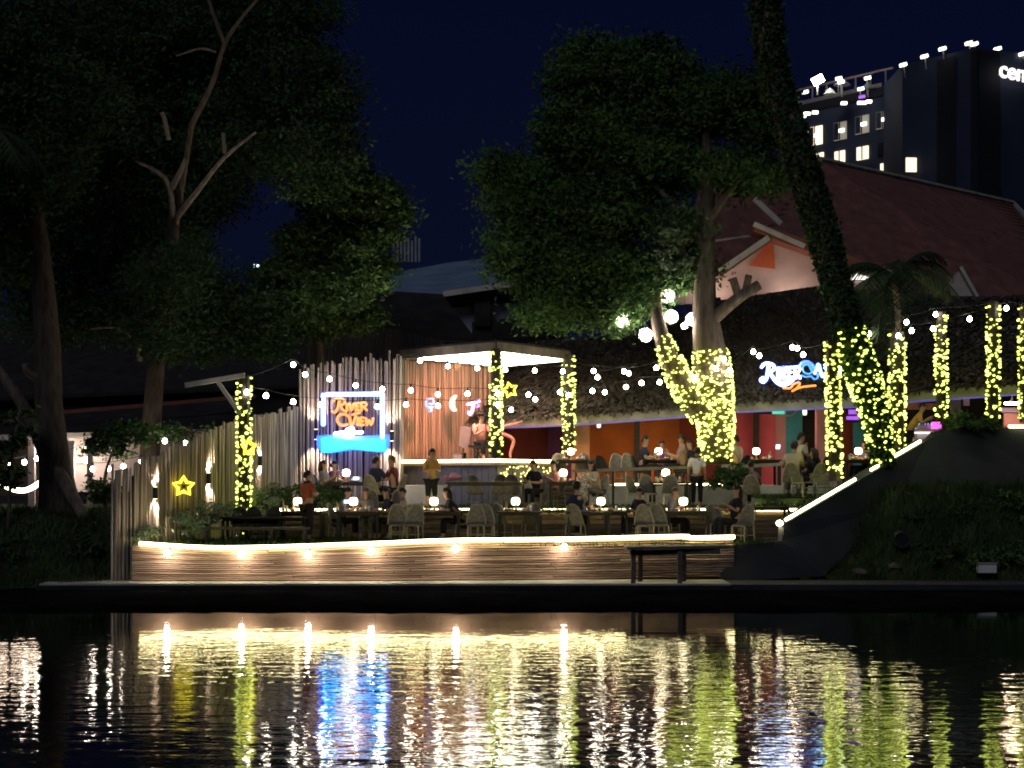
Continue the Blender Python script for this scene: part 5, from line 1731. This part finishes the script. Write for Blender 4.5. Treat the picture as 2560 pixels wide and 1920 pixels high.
t = thing('bottle', '', 'bottle', (0, 0, 0))
MB().lathe([(.03, 0), (.034, .14), (.014, .19), (.014, .25)], (0, 0, 0), 8).build('bottle_glass', M['tan'], t, True)
MB().lathe([(.035, .05), (.035, .11)], (0, 0, 0), 8).build('paper_band', M['white'], t)
bottle = Proto(t)
t = thing('bowl', '', 'bowl', (0, 0, 0))
MB().lathe([(.04, 0), (.085, .05), (.09, .06)], (0, 0, 0), 10).build('bowl_shell', M['white'], t)
MB().lathe([(.07, .045), (.06, .075)], (0, 0, 0), 8).build('food', M['food'], t)
bowl = Proto(t)
TABLES = [(745, 1246, 40.2, 1, 'at the far left behind the dark chairs'), (884, 1241, 40.3, 1, 'below the blue neon sign on the lower lawn'), (1085, 1236, 40.3, 1, 'below the waiter in the yellow shirt'),
          (1289, 1231, 40.4, 1, 'below the lit stage corner post'), (1502, 1229, 40.4, 1, 'just right of the tall drink tower'), (1708, 1229, 40.4, 1, 'at the right end of the lower lawn'),
          (866, 1189, 43.9, 2, 'directly under the blue neon sign'), (1408, 1174, 44.0, 2, 'below the right stage post'), (1664, 1169, 43.6, 2, 'left of the man in the white shirt'),
          (1427, 1128, 47.6, 3, 'on the upper terrace in front of the tan column'), (1646, 1115, 47.0, 3, 'in front of the bright orange panel'), (1890, 1104, 46.9, 3, 'in front of the pink red panels'), (2145, 1094, 46.6, 3, 'behind the leaning palm')]
LEV = {1: Z1, 2: Z2, 3: Z3}
for i, (u, v, Y, l, w) in enumerate(TABLES):
    z = LEV[l]
    x = XU(u, Y)
    rz = random.uniform(-.12, .12)
    tab.put((x + .12, Y, z), rz, 'dark dining table ' + w, 'dining tables')
    lamp.put((x, Y - .05, z + .76), rz, 'glowing table lamp ' + w, 'table lamps with round glowing shades')
    plate.put((x + .22, Y - .18, z + .76), rz, 'plate of food beside the lamp ' + w, 'plates on the tables')
    glass.put((x + .40, Y - .02, z + .76), rz, 'drinking glass beside the lamp ' + w, 'glasses on the tables')
    for k in range(2):
        bottle.put((x + random.uniform(-.42, .45), Y + random.uniform(-.3, .25), z + .76), 0, ['dark', 'tall'][k] + ' bottle standing on the table ' + w, 'bottles on the tables')
    bowl.put((x - random.uniform(.12, .2), Y + .12, z + .76), 0, 'small bowl behind the lamp ' + w, 'bowls on the tables')
    if i % 2 == 0:
        glass.put((x - .28, Y - .12, z + .76), rz, 'second glass, left of the lamp ' + w, 'glasses on the tables')
ltab.put((XU(1215, 43.2), 43.2, Z2), 0.0, 'long empty dark table below the stage front', 'dining tables')
ltab.put((XU(665, 39.7), 39.7, Z1 - .12), 0.0, 'long dark table at the left with dark chairs behind it', 'dining tables')
ltab.put((XU(1870, 41.6), 41.6, Z1 + .1), 0.0, 'long dark table left of the frame armchairs', 'dining tables')
t = thing('dark_bench', 'long low dark bench at the left on the lawn', 'bench', (XU(640, 38.6), 38.6, Z1))
MB().box((XU(640, 38.6), 38.6, Z1 + .38), (2.6, .4, .06)).build('seat', M['darkwood'], t)
for k in range(4):
    MB().box((XU(640, 38.6) - 1.2 + k * .8, 38.6, Z1 + .18), (.08, .34, .36)).build('leg', M['darkwood'], t)

CH = [  # u, back-top row, Y, level, turn, label, kind
    (1190, 1245, 39.3, 1, 0.1, 'left of two rattan chairs standing close together right of the yellow shirt waiter', 0),
    (1214, 1241, 39.5, 1, -0.1, 'right of two rattan chairs standing close together right of the yellow shirt waiter', 0),
    (1256, 1240, 40.9, 1, 2.6, 'rattan chair just left of the lamp below the stage corner post', 0),
    (1327, 1242, 41.0, 1, 3.5, 'rattan chair just right of the lamp below the stage corner post', 0),
    (1190, 1188, 44.2, 2, 3.1, 'rattan chair behind the left end of the long empty table', 0),
    (1247, 1190, 44.2, 2, 3.0, 'rattan chair behind the middle of the long empty table', 0),
    (1277, 1188, 44.2, 2, 3.2, 'rattan chair behind the right end of the long empty table', 0),
    (1612, 1241, 39.1, 1, -0.3, 'darker rattan chair left of the pale rounded chair on the right of the lower lawn', 0),
    (1648, 1226, 39.4, 1, 0.5, 'pale rounded rattan chair left of the right end lamp', 0),
    (1790, 1242, 40.2, 1, 0.2, 'rattan chair with its back to the river, right of the right end lamp', 0),
    (1856, 1240, 38.9, 1, -0.7, 'rattan chair at the right end of the lawn beside a seated leg', 0),
    (1592, 1184, 43.0, 2, 0.6, 'left of two slanted rattan chairs below the upper rail', 0),
    (1622, 1184, 43.1, 2, 0.6, 'right of two slanted rattan chairs below the upper rail', 0),
    (1677, 1206, 42.6, 2, 0.2, 'rattan chair below the lamp left of the white shirt man', 0),
    (1002, 1196, 41.4, 1, 0.7, 'large high backed rattan chair behind the seated group below the blue neon sign', 2),
    (920, 1210, 41.2, 1, 0.0, 'narrow high backed rattan chair right of the lamp below the blue sign', 2),
    (995, 1252, 39.4, 1, 0.1, 'rattan chair seen from behind left of a pale legged chair', 0),
    (1032, 1247, 39.3, 1, -0.2, 'rattan chair with pale legs left of the yellow shirt waiter', 0),
    (1398, 1144, 48.2, 3, 2.8, 'rattan chair left of the lamp before the tan column', 0),
    (1456, 1142, 48.2, 3, 3.4, 'rattan chair right of the lamp before the tan column', 0),
    (1547, 1146, 47.4, 3, 0.2, 'rattan chair with a broad arched back before the rust orange panel', 0),
    (1575, 1141, 47.2, 3, 0.1, 'pale rattan chair at the foot of the dark post', 0),
    (605, 1255, 39.3, 1, 0.2, 'leftmost dark chair at the long dark table', 1), (640, 1258, 39.3, 1, 0.1, 'middle dark chair at the long dark table', 1), (672, 1255, 39.3, 1, -0.15, 'rightmost dark chair at the long dark table', 1),
    (1512, 1150, 47.5, 3, 0.3, 'dark chair before the left of the rust orange panel', 1), (1985, 1118, 46.0, 3, 0.2, 'dark chair under the man before the teal panel', 1), (2028, 1122, 46.0, 3, -0.2, 'dark chair before the dark doorway', 1),
    (2078, 1125, 45.8, 3, 0.1, 'dark chair half behind the post at the script sign', 1),
    (2008, 1188, 42.5, 2, 0.6, 'left frame armchair beside the ramp', 3), (2058, 1186, 42.6, 2, 0.35, 'right frame armchair beside the ramp post', 3)]
for u, v, Y, l, rz, lab, k in CH:
    rz += random.uniform(-.35, .35)
    (chair, dchair, hchair, achair)[k].put((XU(u, Y), Y, LEV[l] if k != 3 else 2.42), rz, lab, ['cream rattan chairs', 'dark chairs', 'high backed rattan chairs', 'frame armchairs'][k])

# drink tower
p = Vector((XU(1460, 39.9), 39.9, Z1 + .76))
MBt = thing('drink_tower', 'tall clear drink tower with a blue lit foot on a table', 'drink tower', p)
MB().lathe([(.13, 0), (.13, .03), (.05, .06), (.045, .14)], p, 12).build('tower_foot', M['greymetal'], MBt)
MB().lathe([(.05, .15), (.09, .3), (.095, .8), (.07, .95), (.05, 1.0)], p, 12).build('tube', M['globe'], MBt, True)
MB().lathe([(.03, .16), (.06, .3), (.062, .42)], p, 10).build('drink', M['mustard'], MBt)
MB().ico(p + Vector((0, 0, .1)), .045).build('foot_light', M['nsky'], MBt)
mb = MB()
for k in range(26):
    mb.ico(p + Vector((random.uniform(-.05, .05), random.uniform(-.05, .05), random.uniform(.45, .95))), random.uniform(.015, .03))
mb.build('ice', M['white'], MBt)
tab.put((XU(1470, 40.0), 40.05, Z1), 0.05, 'dark dining table carrying the tall drink tower', 'dining tables')
for u, v, Y, lab in [(890, 1196, 43.6, 'glowing blue phone lying on the table under the neon sign'), (868, 1254, 39.9, 'glowing blue phone on the table below the neon sign'), (1945, 1117, 46.6, 'bright phone screen held up in front of the teal panel')]:
    p = P(u, v, Y)
    o = MB().box(p, (.16, .09, .05) if u < 1900 else (.12, .04, .13), rot=Matrix.Rotation(0.5, 3, 'X')).build('phone', M['phone'], org=p)
    tag(o, lab, 'phone')
t = thing('wrapped_bundle', 'crumpled pale pink cloth bundle on the long empty table', 'cloth', P(1135, 1196, 43.2))
for k in range(1):
    mb = MB()
    cc_ = P(1135, 1196, 43.2)
    for j in range(9):
        mb.ico(cc_ + Vector((random.uniform(-.28, .28), random.uniform(-.1, .1), random.uniform(-.05, .12))), random.uniform(.07, .13), .8)
    mb.build('cloth_bundle', M['pink'], t)

# stage kit
t = thing('floor_speaker', 'black floor speaker on the stage left of the stool', 'speaker', P(1148, 1145, 48.2))
c = P(1146, 1130, 48.2)
MB().prism([(c.x - .22, c.y - .15, ZS), (c.x + .22, c.y - .15, ZS), (c.x + .24, c.y + .05, ZS + .28), (c.x - .20, c.y + .05, ZS + .28)], (0, .3, 0)).build('cabinet', M['blackmetal'], t)
MB().box((c.x, c.y - .12, ZS + .13), (.32, .03, .18), rot=Matrix.Rotation(-.5, 3, 'X')).build('grille', M['grey'], t)
t = thing('music_stand_keyboard', 'dark keyboard on crossed legs in front of the singer', 'keyboard', P(1196, 1135, 47.3))
c = P(1196, 1116, 47.3)
MB().box(c, (.6, .25, .07)).build('keys', M['blackmetal'], t)
for s in (-1, 1):
    MB().bar((c.x - s * .2, c.y, ZS), (c.x + s * .2, c.y, c.z), .03, .03).build('leg', M['blackmetal'], t)
t = thing('stage_chair', 'grey upholstered chair behind the keyboard on the stage', 'chair', P(1172, 1140, 48.0))
c = P(1172, 1140, 48.0)
MB().box((c.x, c.y, ZS + .46), (.45, .42, .07)).build('seat', M['grey'], t)
MB().box((c.x - .13, c.y + .2, ZS + .78), (.32, .06, .62), rot=Matrix.Rotation(.2, 3, 'Y')).build('backrest', M['grey'], t)
for x, y in ((-.18, -.17), (.18, -.17), (-.18, .17), (.18, .17)):
    MB().bar((c.x + x, c.y + y, ZS), (c.x + x, c.y + y, ZS + .44), .035, .035).build('leg', M['blackmetal'], t)
t = thing('microphone_stand', 'thin microphone stand on the stage in front of the singer', 'microphone stand', P(1222, 1140, 46.9))
c = P(1214, 1140, 46.9)
MB().tube([(c.x, c.y, ZS), (c.x, c.y, ZS + 1.15), (c.x + .12, c.y + .2, ZS + 1.3)], .012, 5).build('stand', M['blackmetal'], t)
MB().lathe([(.14, 0), (.14, .02)], (c.x, c.y, ZS), 10).build('foot', M['blackmetal'], t)
MB().ico((c.x + .12, c.y + .2, ZS + 1.33), .035).build('microphone', M['blackmetal'], t)
t = thing('bare_branch', 'bent bare branch lit orange right of the stage corner post', 'branch', P(1265, 1142, 48.0))
bp = [P(1258, 1090, 48), P(1252, 1070, 48), P(1276, 1062, 48), P(1306, 1054, 48)]
mb = MB()
limb(mb, bp, .06, .03, 6)
limb(mb, [P(1258, 1085, 48), P(1275, 1092, 48), P(1284, 1104, 48), P(1276, 1130, 48), P(1276, 1146, 48)], .07, .04, 6)
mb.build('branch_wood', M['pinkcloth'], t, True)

# ------------------------------------------------------------------ people
def skin_mesh(verts, edges, radii, sub=1):
    me = bpy.data.meshes.new('skel')
    me.from_pydata([tuple(v) for v in verts], edges, [])
    o = bpy.data.objects.new('skel', me)
    COL.objects.link(o)
    o.modifiers.new('Skin', 'SKIN')
    sv = me.skin_vertices[0].data
    for i, r in enumerate(radii):
        sv[i].radius = (r, r) if not isinstance(r, tuple) else r
        sv[i].use_root = (i == 0)
    m2 = o.modifiers.new('Sub', 'SUBSURF')
    m2.levels = m2.render_levels = sub
    dg = bpy.context.evaluated_depsgraph_get()
    dg.update()
    ev = bpy.data.meshes.new_from_object(o.evaluated_get(dg))
    bpy.data.objects.remove(o)
    bpy.data.meshes.remove(me)
    return ev


def person(label, u, Y, z, face, pose, shirt, trouser, hair='hair', long_hair=False, lean=0.0, arms='table', h=1.0, hat=None, shoe='shoe', group=None, dx=0, sleeves='short'):
    """face: direction looked at; 0 = towards the river (-Y), positive turns left in the picture"""
    x = XU(u, Y)
    t = thing('person', label, 'person', (x, Y, z), group)
    seat = pose == 'sit'
    hz = 0.52 if seat else 0.93
    V, E, Rr = [], [], []

    def add(p, r, par=None):
        V.append(Vector(p))
        Rr.append(r)
        if par is not None: E.append((par, len(V) - 1))
        return len(V) - 1

    rg = random.Random(label)
    ly = -lean - (rg.uniform(-.06, .12) if seat else 0)
    lx = rg.uniform(-.05, .05) if seat else rg.uniform(-.015, .015)
    hx = lx * 1.2 + rg.uniform(-.03, .03)
    pel = add((0, 0, hz), (.15, .115))
    sp1 = add((lx * .4, ly * .35, hz + .18), (.135, .105), pel)
    ch = add((lx * .8, ly * .75, hz + .38), (.165, .115), sp1)
    ne0 = add((lx, ly * .98, hz + .52), .075, ch)
    ne = add((hx, ly * 1.05 - .01, hz + .58), .055, ne0)
    h1 = add((hx, ly * 1.12 - .02, hz + .655), (.078, .09), ne)
    h2 = add((hx, ly * 1.14 - .015, hz + .74), (.082, .098), h1)
    h3 = add((hx, ly * 1.14 - .005, hz + .80), (.055, .065), h2)
    hc = V[h2]
    arm_i, leg_i = [], []
    hands = []
    for s in (-1, 1):
        sh = add((s * .165 + lx * .9, ly * .92, hz + .46 + s * lx * .4), .065, ch)
        if arms == 'down':
            el = (s * .23, ly * .6 + .03, hz + .20)
            wr = (s * .24, ly * .4 - .06, hz - .04)
            pa = (s * .24, ly * .4 - .09, hz - .12)
        elif arms == 'chest':
            el = (s * .24, ly * .7 - .04, hz + .22)
            wr = (s * .10, ly * .7 - .24, hz + .26)
            pa = (s * .04, ly * .7 - .27, hz + .29)
        elif arms == 'mouth' and s == 1:
            el = (s * .24, ly - .16, hz + .26)
            wr = (s * .12, ly - .28, hz + .48)
            pa = (s * .09, ly - .27, hz + .55)
        else:
            el = (s * .25, ly * .8 - .10, hz + .22)
            r1, r2 = rg.uniform(-.1, .06), rg.uniform(-.02, .16)
            wr = (s * .17 + r1, ly * .8 - .33, hz + .23 + r2)
            pa = (s * .15 + r1 * 1.3, ly * .8 - .41, hz + .24 + r2 * 1.2)
        e = add(el, .046, sh)
        w = add(wr, .032, e)
        p_ = add(pa, .036, w)
        arm_i.append((sh, e, w, p_))
        hands.append((Vector(wr), Vector(pa), s))
        hp = add((s * .09, 0, hz - .06), .095, pel)
        if seat:
            kn = add((s * .12, -.44, hz + .02), .068, hp)
            an = add((s * .12, -.46, .09), .045, kn)
            to = add((s * .13, -.62, .04), .038, an)
        else:
            kn = add((s * .10, -.02, .50), .066, hp)
            an = add((s * .10, .03, .09), .045, kn)
            to = add((s * .115, -.14, .035), .038, an)
        leg_i.append((hp, kn, an, to))
    body = skin_mesh(V, E, Rr)
    # fingers, nose, ears rooted in the same skin surface
    fm = MB()
    for wr, pa, s in hands:
        d = (pa - wr).normalized()
        sd = d.cross(Vector((0, 0, 1)))
        sd = sd.normalized() if sd.length > .1 else Vector((1, 0, 0))
        for k, (off, ln_) in enumerate(((-.026, .066), (-.009, .078), (.009, .074), (.026, .058))):
            b = pa + sd * off
            k1 = b + d * ln_ * .55
            fm.tube([pa + sd * off * .6, k1, k1 + (d * .6 - Vector((0, 0, .7))).normalized() * ln_ * .5], [.010, .009, .007], 5)
        th = pa - d * .02
        fm.tube([th, th - sd * s * .035 + d * .015, th - sd * s * .045 + d * .045], [.011, .010, .008], 5)
    fm.add([hc + Vector(q) for q in [(-.014, -.088, -.02), (.014, -.088, -.02), (0, -.118, -.028), (0, -.09, .02)]], [(0, 1, 2), (1, 3, 2), (3, 0, 2)])
    for s in (-1, 1):
        fm.ico(hc + Vector((s * .083, .005, -.01)), .024, 1.4)
    bm_v = len(body.vertices)
    tmp = bpy.data.meshes.new('body')
    vs = [tuple(v.co) for v in body.vertices] + fm.v
    fs = [tuple(p.vertices) for p in body.polygons] + [tuple(i + bm_v for i in f) for f in fm.f]
    tmp.from_pydata(vs, [], fs)
    tmp.polygons.foreach_set('use_smooth', [True] * len(tmp.polygons))
    bpy.data.meshes.remove(body)
    link_mesh('body', tmp, M['skin'], t)
    # shirt
    V2, E2, R2 = [], [], []

    def cp(i, k, par=None, pad=.016):
        V2.append(V[i])
        r = Rr[i]
        R2.append((r[0] * k + pad, r[1] * k + pad) if isinstance(r, tuple) else r * k + pad)
        if par is not None: E2.append((par, len(V2) - 1))
        return len(V2) - 1

    a = cp(pel, 1.0, None, .02)
    b = cp(sp1, 1.0, a, .022)
    c = cp(ch, 1.0, b, .02)
    n0 = cp(ne0, 1.0, c, .006)
    for sh, e, w, p_ in arm_i:
        q = cp(sh, 1.0, c, .018)
        if sleeves == 'long':
            q2 = cp(e, 1.0, q)
            cp(w, 1.0, q2)
        else:
            V2.append(V[sh].lerp(V[e], .8))
            R2.append(.068)
            E2.append((q, len(V2) - 1))
    sm = skin_mesh(V2, E2, R2)
    sm.polygons.foreach_set('use_smooth', [True] * len(sm.polygons))
    link_mesh('shirt', sm, M[shirt], t)
    V2, E2, R2 = [], [], []
    a = cp(pel, 1.0, None, .012)
    for hp, kn, an, to in leg_i:
        q = cp(hp, 1.0, a, .014)
        q2 = cp(kn, 1.0, q, .016)
        V2.append(V[kn].lerp(V[an], .85 if trouser != 'shorts' else .1))
        R2.append(.062)
        E2.append((q2, len(V2) - 1))
    tm = skin_mesh(V2, E2, R2)
    tm.polygons.foreach_set('use_smooth', [True] * len(tm.polygons))
    link_mesh('trousers', tm, M['black' if trouser == 'shorts' else trouser], t)
    for hp, kn, an, to in leg_i:
        MB().tube([V[an] + Vector((0, .05, -.045)), V[an] + Vector((0, -.02, -.03)), V[to] + Vector((0, 0, 0))], [.04, .05, .036], 7).build('shoe', M[shoe], None, True)
        o = bpy.data.objects[-1] if False else None
    # hair
    hm = MB()
    prof = [(.088 * math.cos(k * PI / 12), .1 * math.sin(k * PI / 12)) for k in range(-1, 6)] + [(.004, .1)]
    hm.lathe(prof, (0, 0, 0), 12)
    hm.v = [(hc.x + vx * 1.04, hc.y + .016 + vy * 1.13, hc.z + .012 + vz + (.02 if vy < -.05 else -.012 * (vy > 0.03))) for vx, vy, vz in hm.v]
    hm.add([hc + Vector(q) for q in [(-.075, .05, .03), (.075, .05, .03), (.085, .09, -.02), (.06, .095, -.09), (-.06, .095, -.09), (-.085, .09, -.02)]], [(0, 1, 2, 3, 4, 5)])
    if long_hair:
        hm.tube([hc + Vector((0, .05, .06)), hc + Vector((0, .075, -.05)), hc + Vector((0, .085, -.18)), hc + Vector((0, .075, -.30))], [.07, .095, .09, .05], 8)
    link_o = hm.build('hair', M[hair], None, True)
    link_o.parent = t
    if hat:
        hb = MB()
        hb.lathe([(.16, .045), (.165, .055), (.095, .065), (.09, .15), (.05, .17)], (hc.x, hc.y + .01, hc.z), 14)
        o = hb.build('hat', M[hat], None, True)
        o.parent = t
    for s in (-1, 1):
        o = MB().ico(hc + Vector((s * .032, -.084, .004)), .012).build('eye', M['shoe'], None)
        o.parent = t
    o = MB().box(hc + Vector((0, -.082, -.052)), (.045, .014, .010)).build('mouth', M['marooncloth'], None)
    o.parent = t
    for o in list(COL.objects):
        if o.name.startswith('shoe') and o.parent is None: o.parent = t
    t.scale = (h, h, h)
    t.rotation_euler = (0, 0, face)
    return t


SB = .02
# standing
person('man in an orange red shirt standing on the lower lawn at left, seen from behind', 768, 39.4, Z1, 2.4, 'stand', 'redcloth', 'black', arms='chest', h=1.02)
person('waiter in a mustard yellow shirt and dark shorts standing below the stage', 1078, 42.9, Z2 - .1, 0.5, 'stand', 'mustard', 'shorts', arms='chest', h=1.0)
person('person in a white shirt standing beside the fairy lit tree', 1742, 44.3, Z2, 2.9, 'stand', 'whitecloth', 'black', arms='down', h=.98)
person('person in a mustard shirt bending forward at the bar, half behind a lit post', 2272, 45.0, 3.42, 1.3, 'stand', 'mustard', 'black', lean=.34, arms='table', h=.95)
# singer
person('singer in a pink shirt and dark hat seated on the stage behind the post', 1203, 47.7, ZS + .02, 0.4, 'sit', 'pinkcloth', 'black', arms='mouth', hat='black', h=1.08)
t = thing('bar_stool', 'dark stool under the singer on the stage', 'stool', (XU(1203, 47.7), 47.7, ZS))
MB().lathe([(.18, .40), (.19, .43), (.17, .45)], (XU(1203, 47.7), 47.7, ZS), 12).build('seat', M['blackmetal'], t)
for k in range(4):
    an = k * PI / 2 + .7
    MB().bar((XU(1203, 47.7) + .2 * math.cos(an), 47.7 + .2 * math.sin(an), ZS), (XU(1203, 47.7) + .12 * math.cos(an), 47.7 + .12 * math.sin(an), ZS + .41), .03, .03).build('leg', M['blackmetal'], t)

SIT = [  # u, Y, level, face, shirt, trousers, label, kwargs
    (812, 43.9, 2, 1.4, 'grey', 'black', 'dark clothed diner left of the lamp under the neon sign, facing right', dict(long_hair=True, arms='mouth')),
    (838, 44.5, 2, .9, 'purple', 'black', 'shadowed diner second from left at the table under the neon sign', {}),
    (938, 43.4, 2, 2.6, 'navy', 'black', 'diner in navy with back turned right of the lamp under the neon sign', dict(h=1.08)),
    (986, 43.7, 2, -1.9, 'marooncloth', 'black', 'diner in maroon with short brown hair beside the navy back', dict(hair='brownhair', h=1.1)),
    (850, 40.9, 1, 1.3, 'grey', 'black', 'shadowed diner left of the lower lamp below the neon sign', dict(lean=.12)),
    (918, 40.9, 1, 0.0, 'grey', 'grey', 'diner with pale brown hair framed by the narrow high backed chair', dict(hair='brownhair', long_hair=True)),
    (985, 40.6, 1, -1.2, 'navy', 'black', 'diner in dark blue leaning in before the large high backed chair', dict(lean=.16)),
    (1016, 40.5, 1, -1.5, 'beige', 'black', 'diner with black hair and pale sleeve at the lower table below the sign', {}),
    (1152, 40.4, 1, -1.4, 'black', 'black', 'black clothed diner leaning toward the lamp below the waiter', dict(lean=.22, long_hair=True)),
    (1386, 44.2, 2, -1.0, 'pinkcloth', 'grey', 'diner in dusty pink left of the lamp below the right stage post', {}),
    (1345, 43.9, 2, -.6, 'black', 'black', 'black clothed diner at the right end of the long empty table', dict(lean=.1)),
    (1494, 44.6, 2, -1.0, 'beige', 'grey', 'woman with long black hair and beige top turned left, before the low rail', dict(long_hair=True, lean=.1, sleeves='long')),
    (1440, 39.9, 1, 2.8, 'navy', 'black', 'person in navy with back turned left of the drink tower', dict(h=1.12)),
    (1598, 40.6, 1, -.9, 'black', 'black', 'black clothed diner between the drink tower and the pale rounded chair', {}),
    (1676, 41.0, 1, .9, 'grey', 'black', 'diner behind the right end lamp with pale cap of hair', dict(hair='brownhair')),
    (1836, 39.7, 1, -1.2, 'black', 'black', 'black clothed person seated sideways at the right end of the lawn', dict(lean=-.1, long_hair=True, h=1.05)),
    (1606, 46.6, 3, 1.3, 'navy', 'black', 'man in a dark tee left of the lamp before the bright orange panel', dict(h=1.08)),
    (1656, 47.8, 3, .1, 'purple', 'black', 'diner facing the river behind the lamp before the bright orange panel', dict(arms='mouth')),
    (1706, 46.4, 3, -1.8, 'mauve', 'black', 'diner in purple right of the lamp before the bright orange panel', dict(h=1.1)),
    (1728, 47.2, 3, -1.3, 'black', 'black', 'black clothed diner squeezed behind the purple shirted diner', {}),
    (1848, 46.6, 3, -2.4, 'beige', 'grey', 'diner in a beige shirt left of the lamp before the pink red panels', dict(h=1.1)),
    (1996, 46.6, 3, 2.0, 'beige', 'black', 'man in a grey beige shirt seated before the teal panel holding a phone', dict(h=1.14, arms='mouth')),
    (1880, 43.9, 2, 2.9, 'mauve', 'black', 'diner in mauve below the pink red panels, seen from behind', dict(lean=.05)),
    (1980, 42.9, 2, 2.9, 'beige', 'grey', 'broad backed diner in a beige tee beside the frame armchairs', dict(h=1.15, lean=.14)),
    (2034, 43.1, 2, -2.6, 'black', 'black', 'person with black hair and black top right of the broad beige back', dict(long_hair=True)),
    (2165, 47.0, 3, -1.2, 'grey', 'black', 'diner beside the lamp behind the leaning palm', {})]
for u, Y, l, face, sh_, tr_, lab, kw in SIT:
    zl = 2.42 if u in (1980, 2034) else LEV[l]
    person(lab, u, Y, zl, face, 'sit', sh_, tr_, **kw)
    k = (chair, dchair)[l == 3]
    off = Vector((math.sin(face), -math.cos(face), 0)) * -0.02
    k.put((XU(u, Y) + off.x, Y + off.y, zl), face, ('dark' if l == 3 else 'rattan') + ' chair under ' + ' '.join(lab.split()[:13]), ['cream rattan chairs', 'dark chairs'][l == 3])
print('objects', len(bpy.data.objects), 'tris', sum(len(o.data.polygons) for o in bpy.data.objects if o.type == 'MESH'))
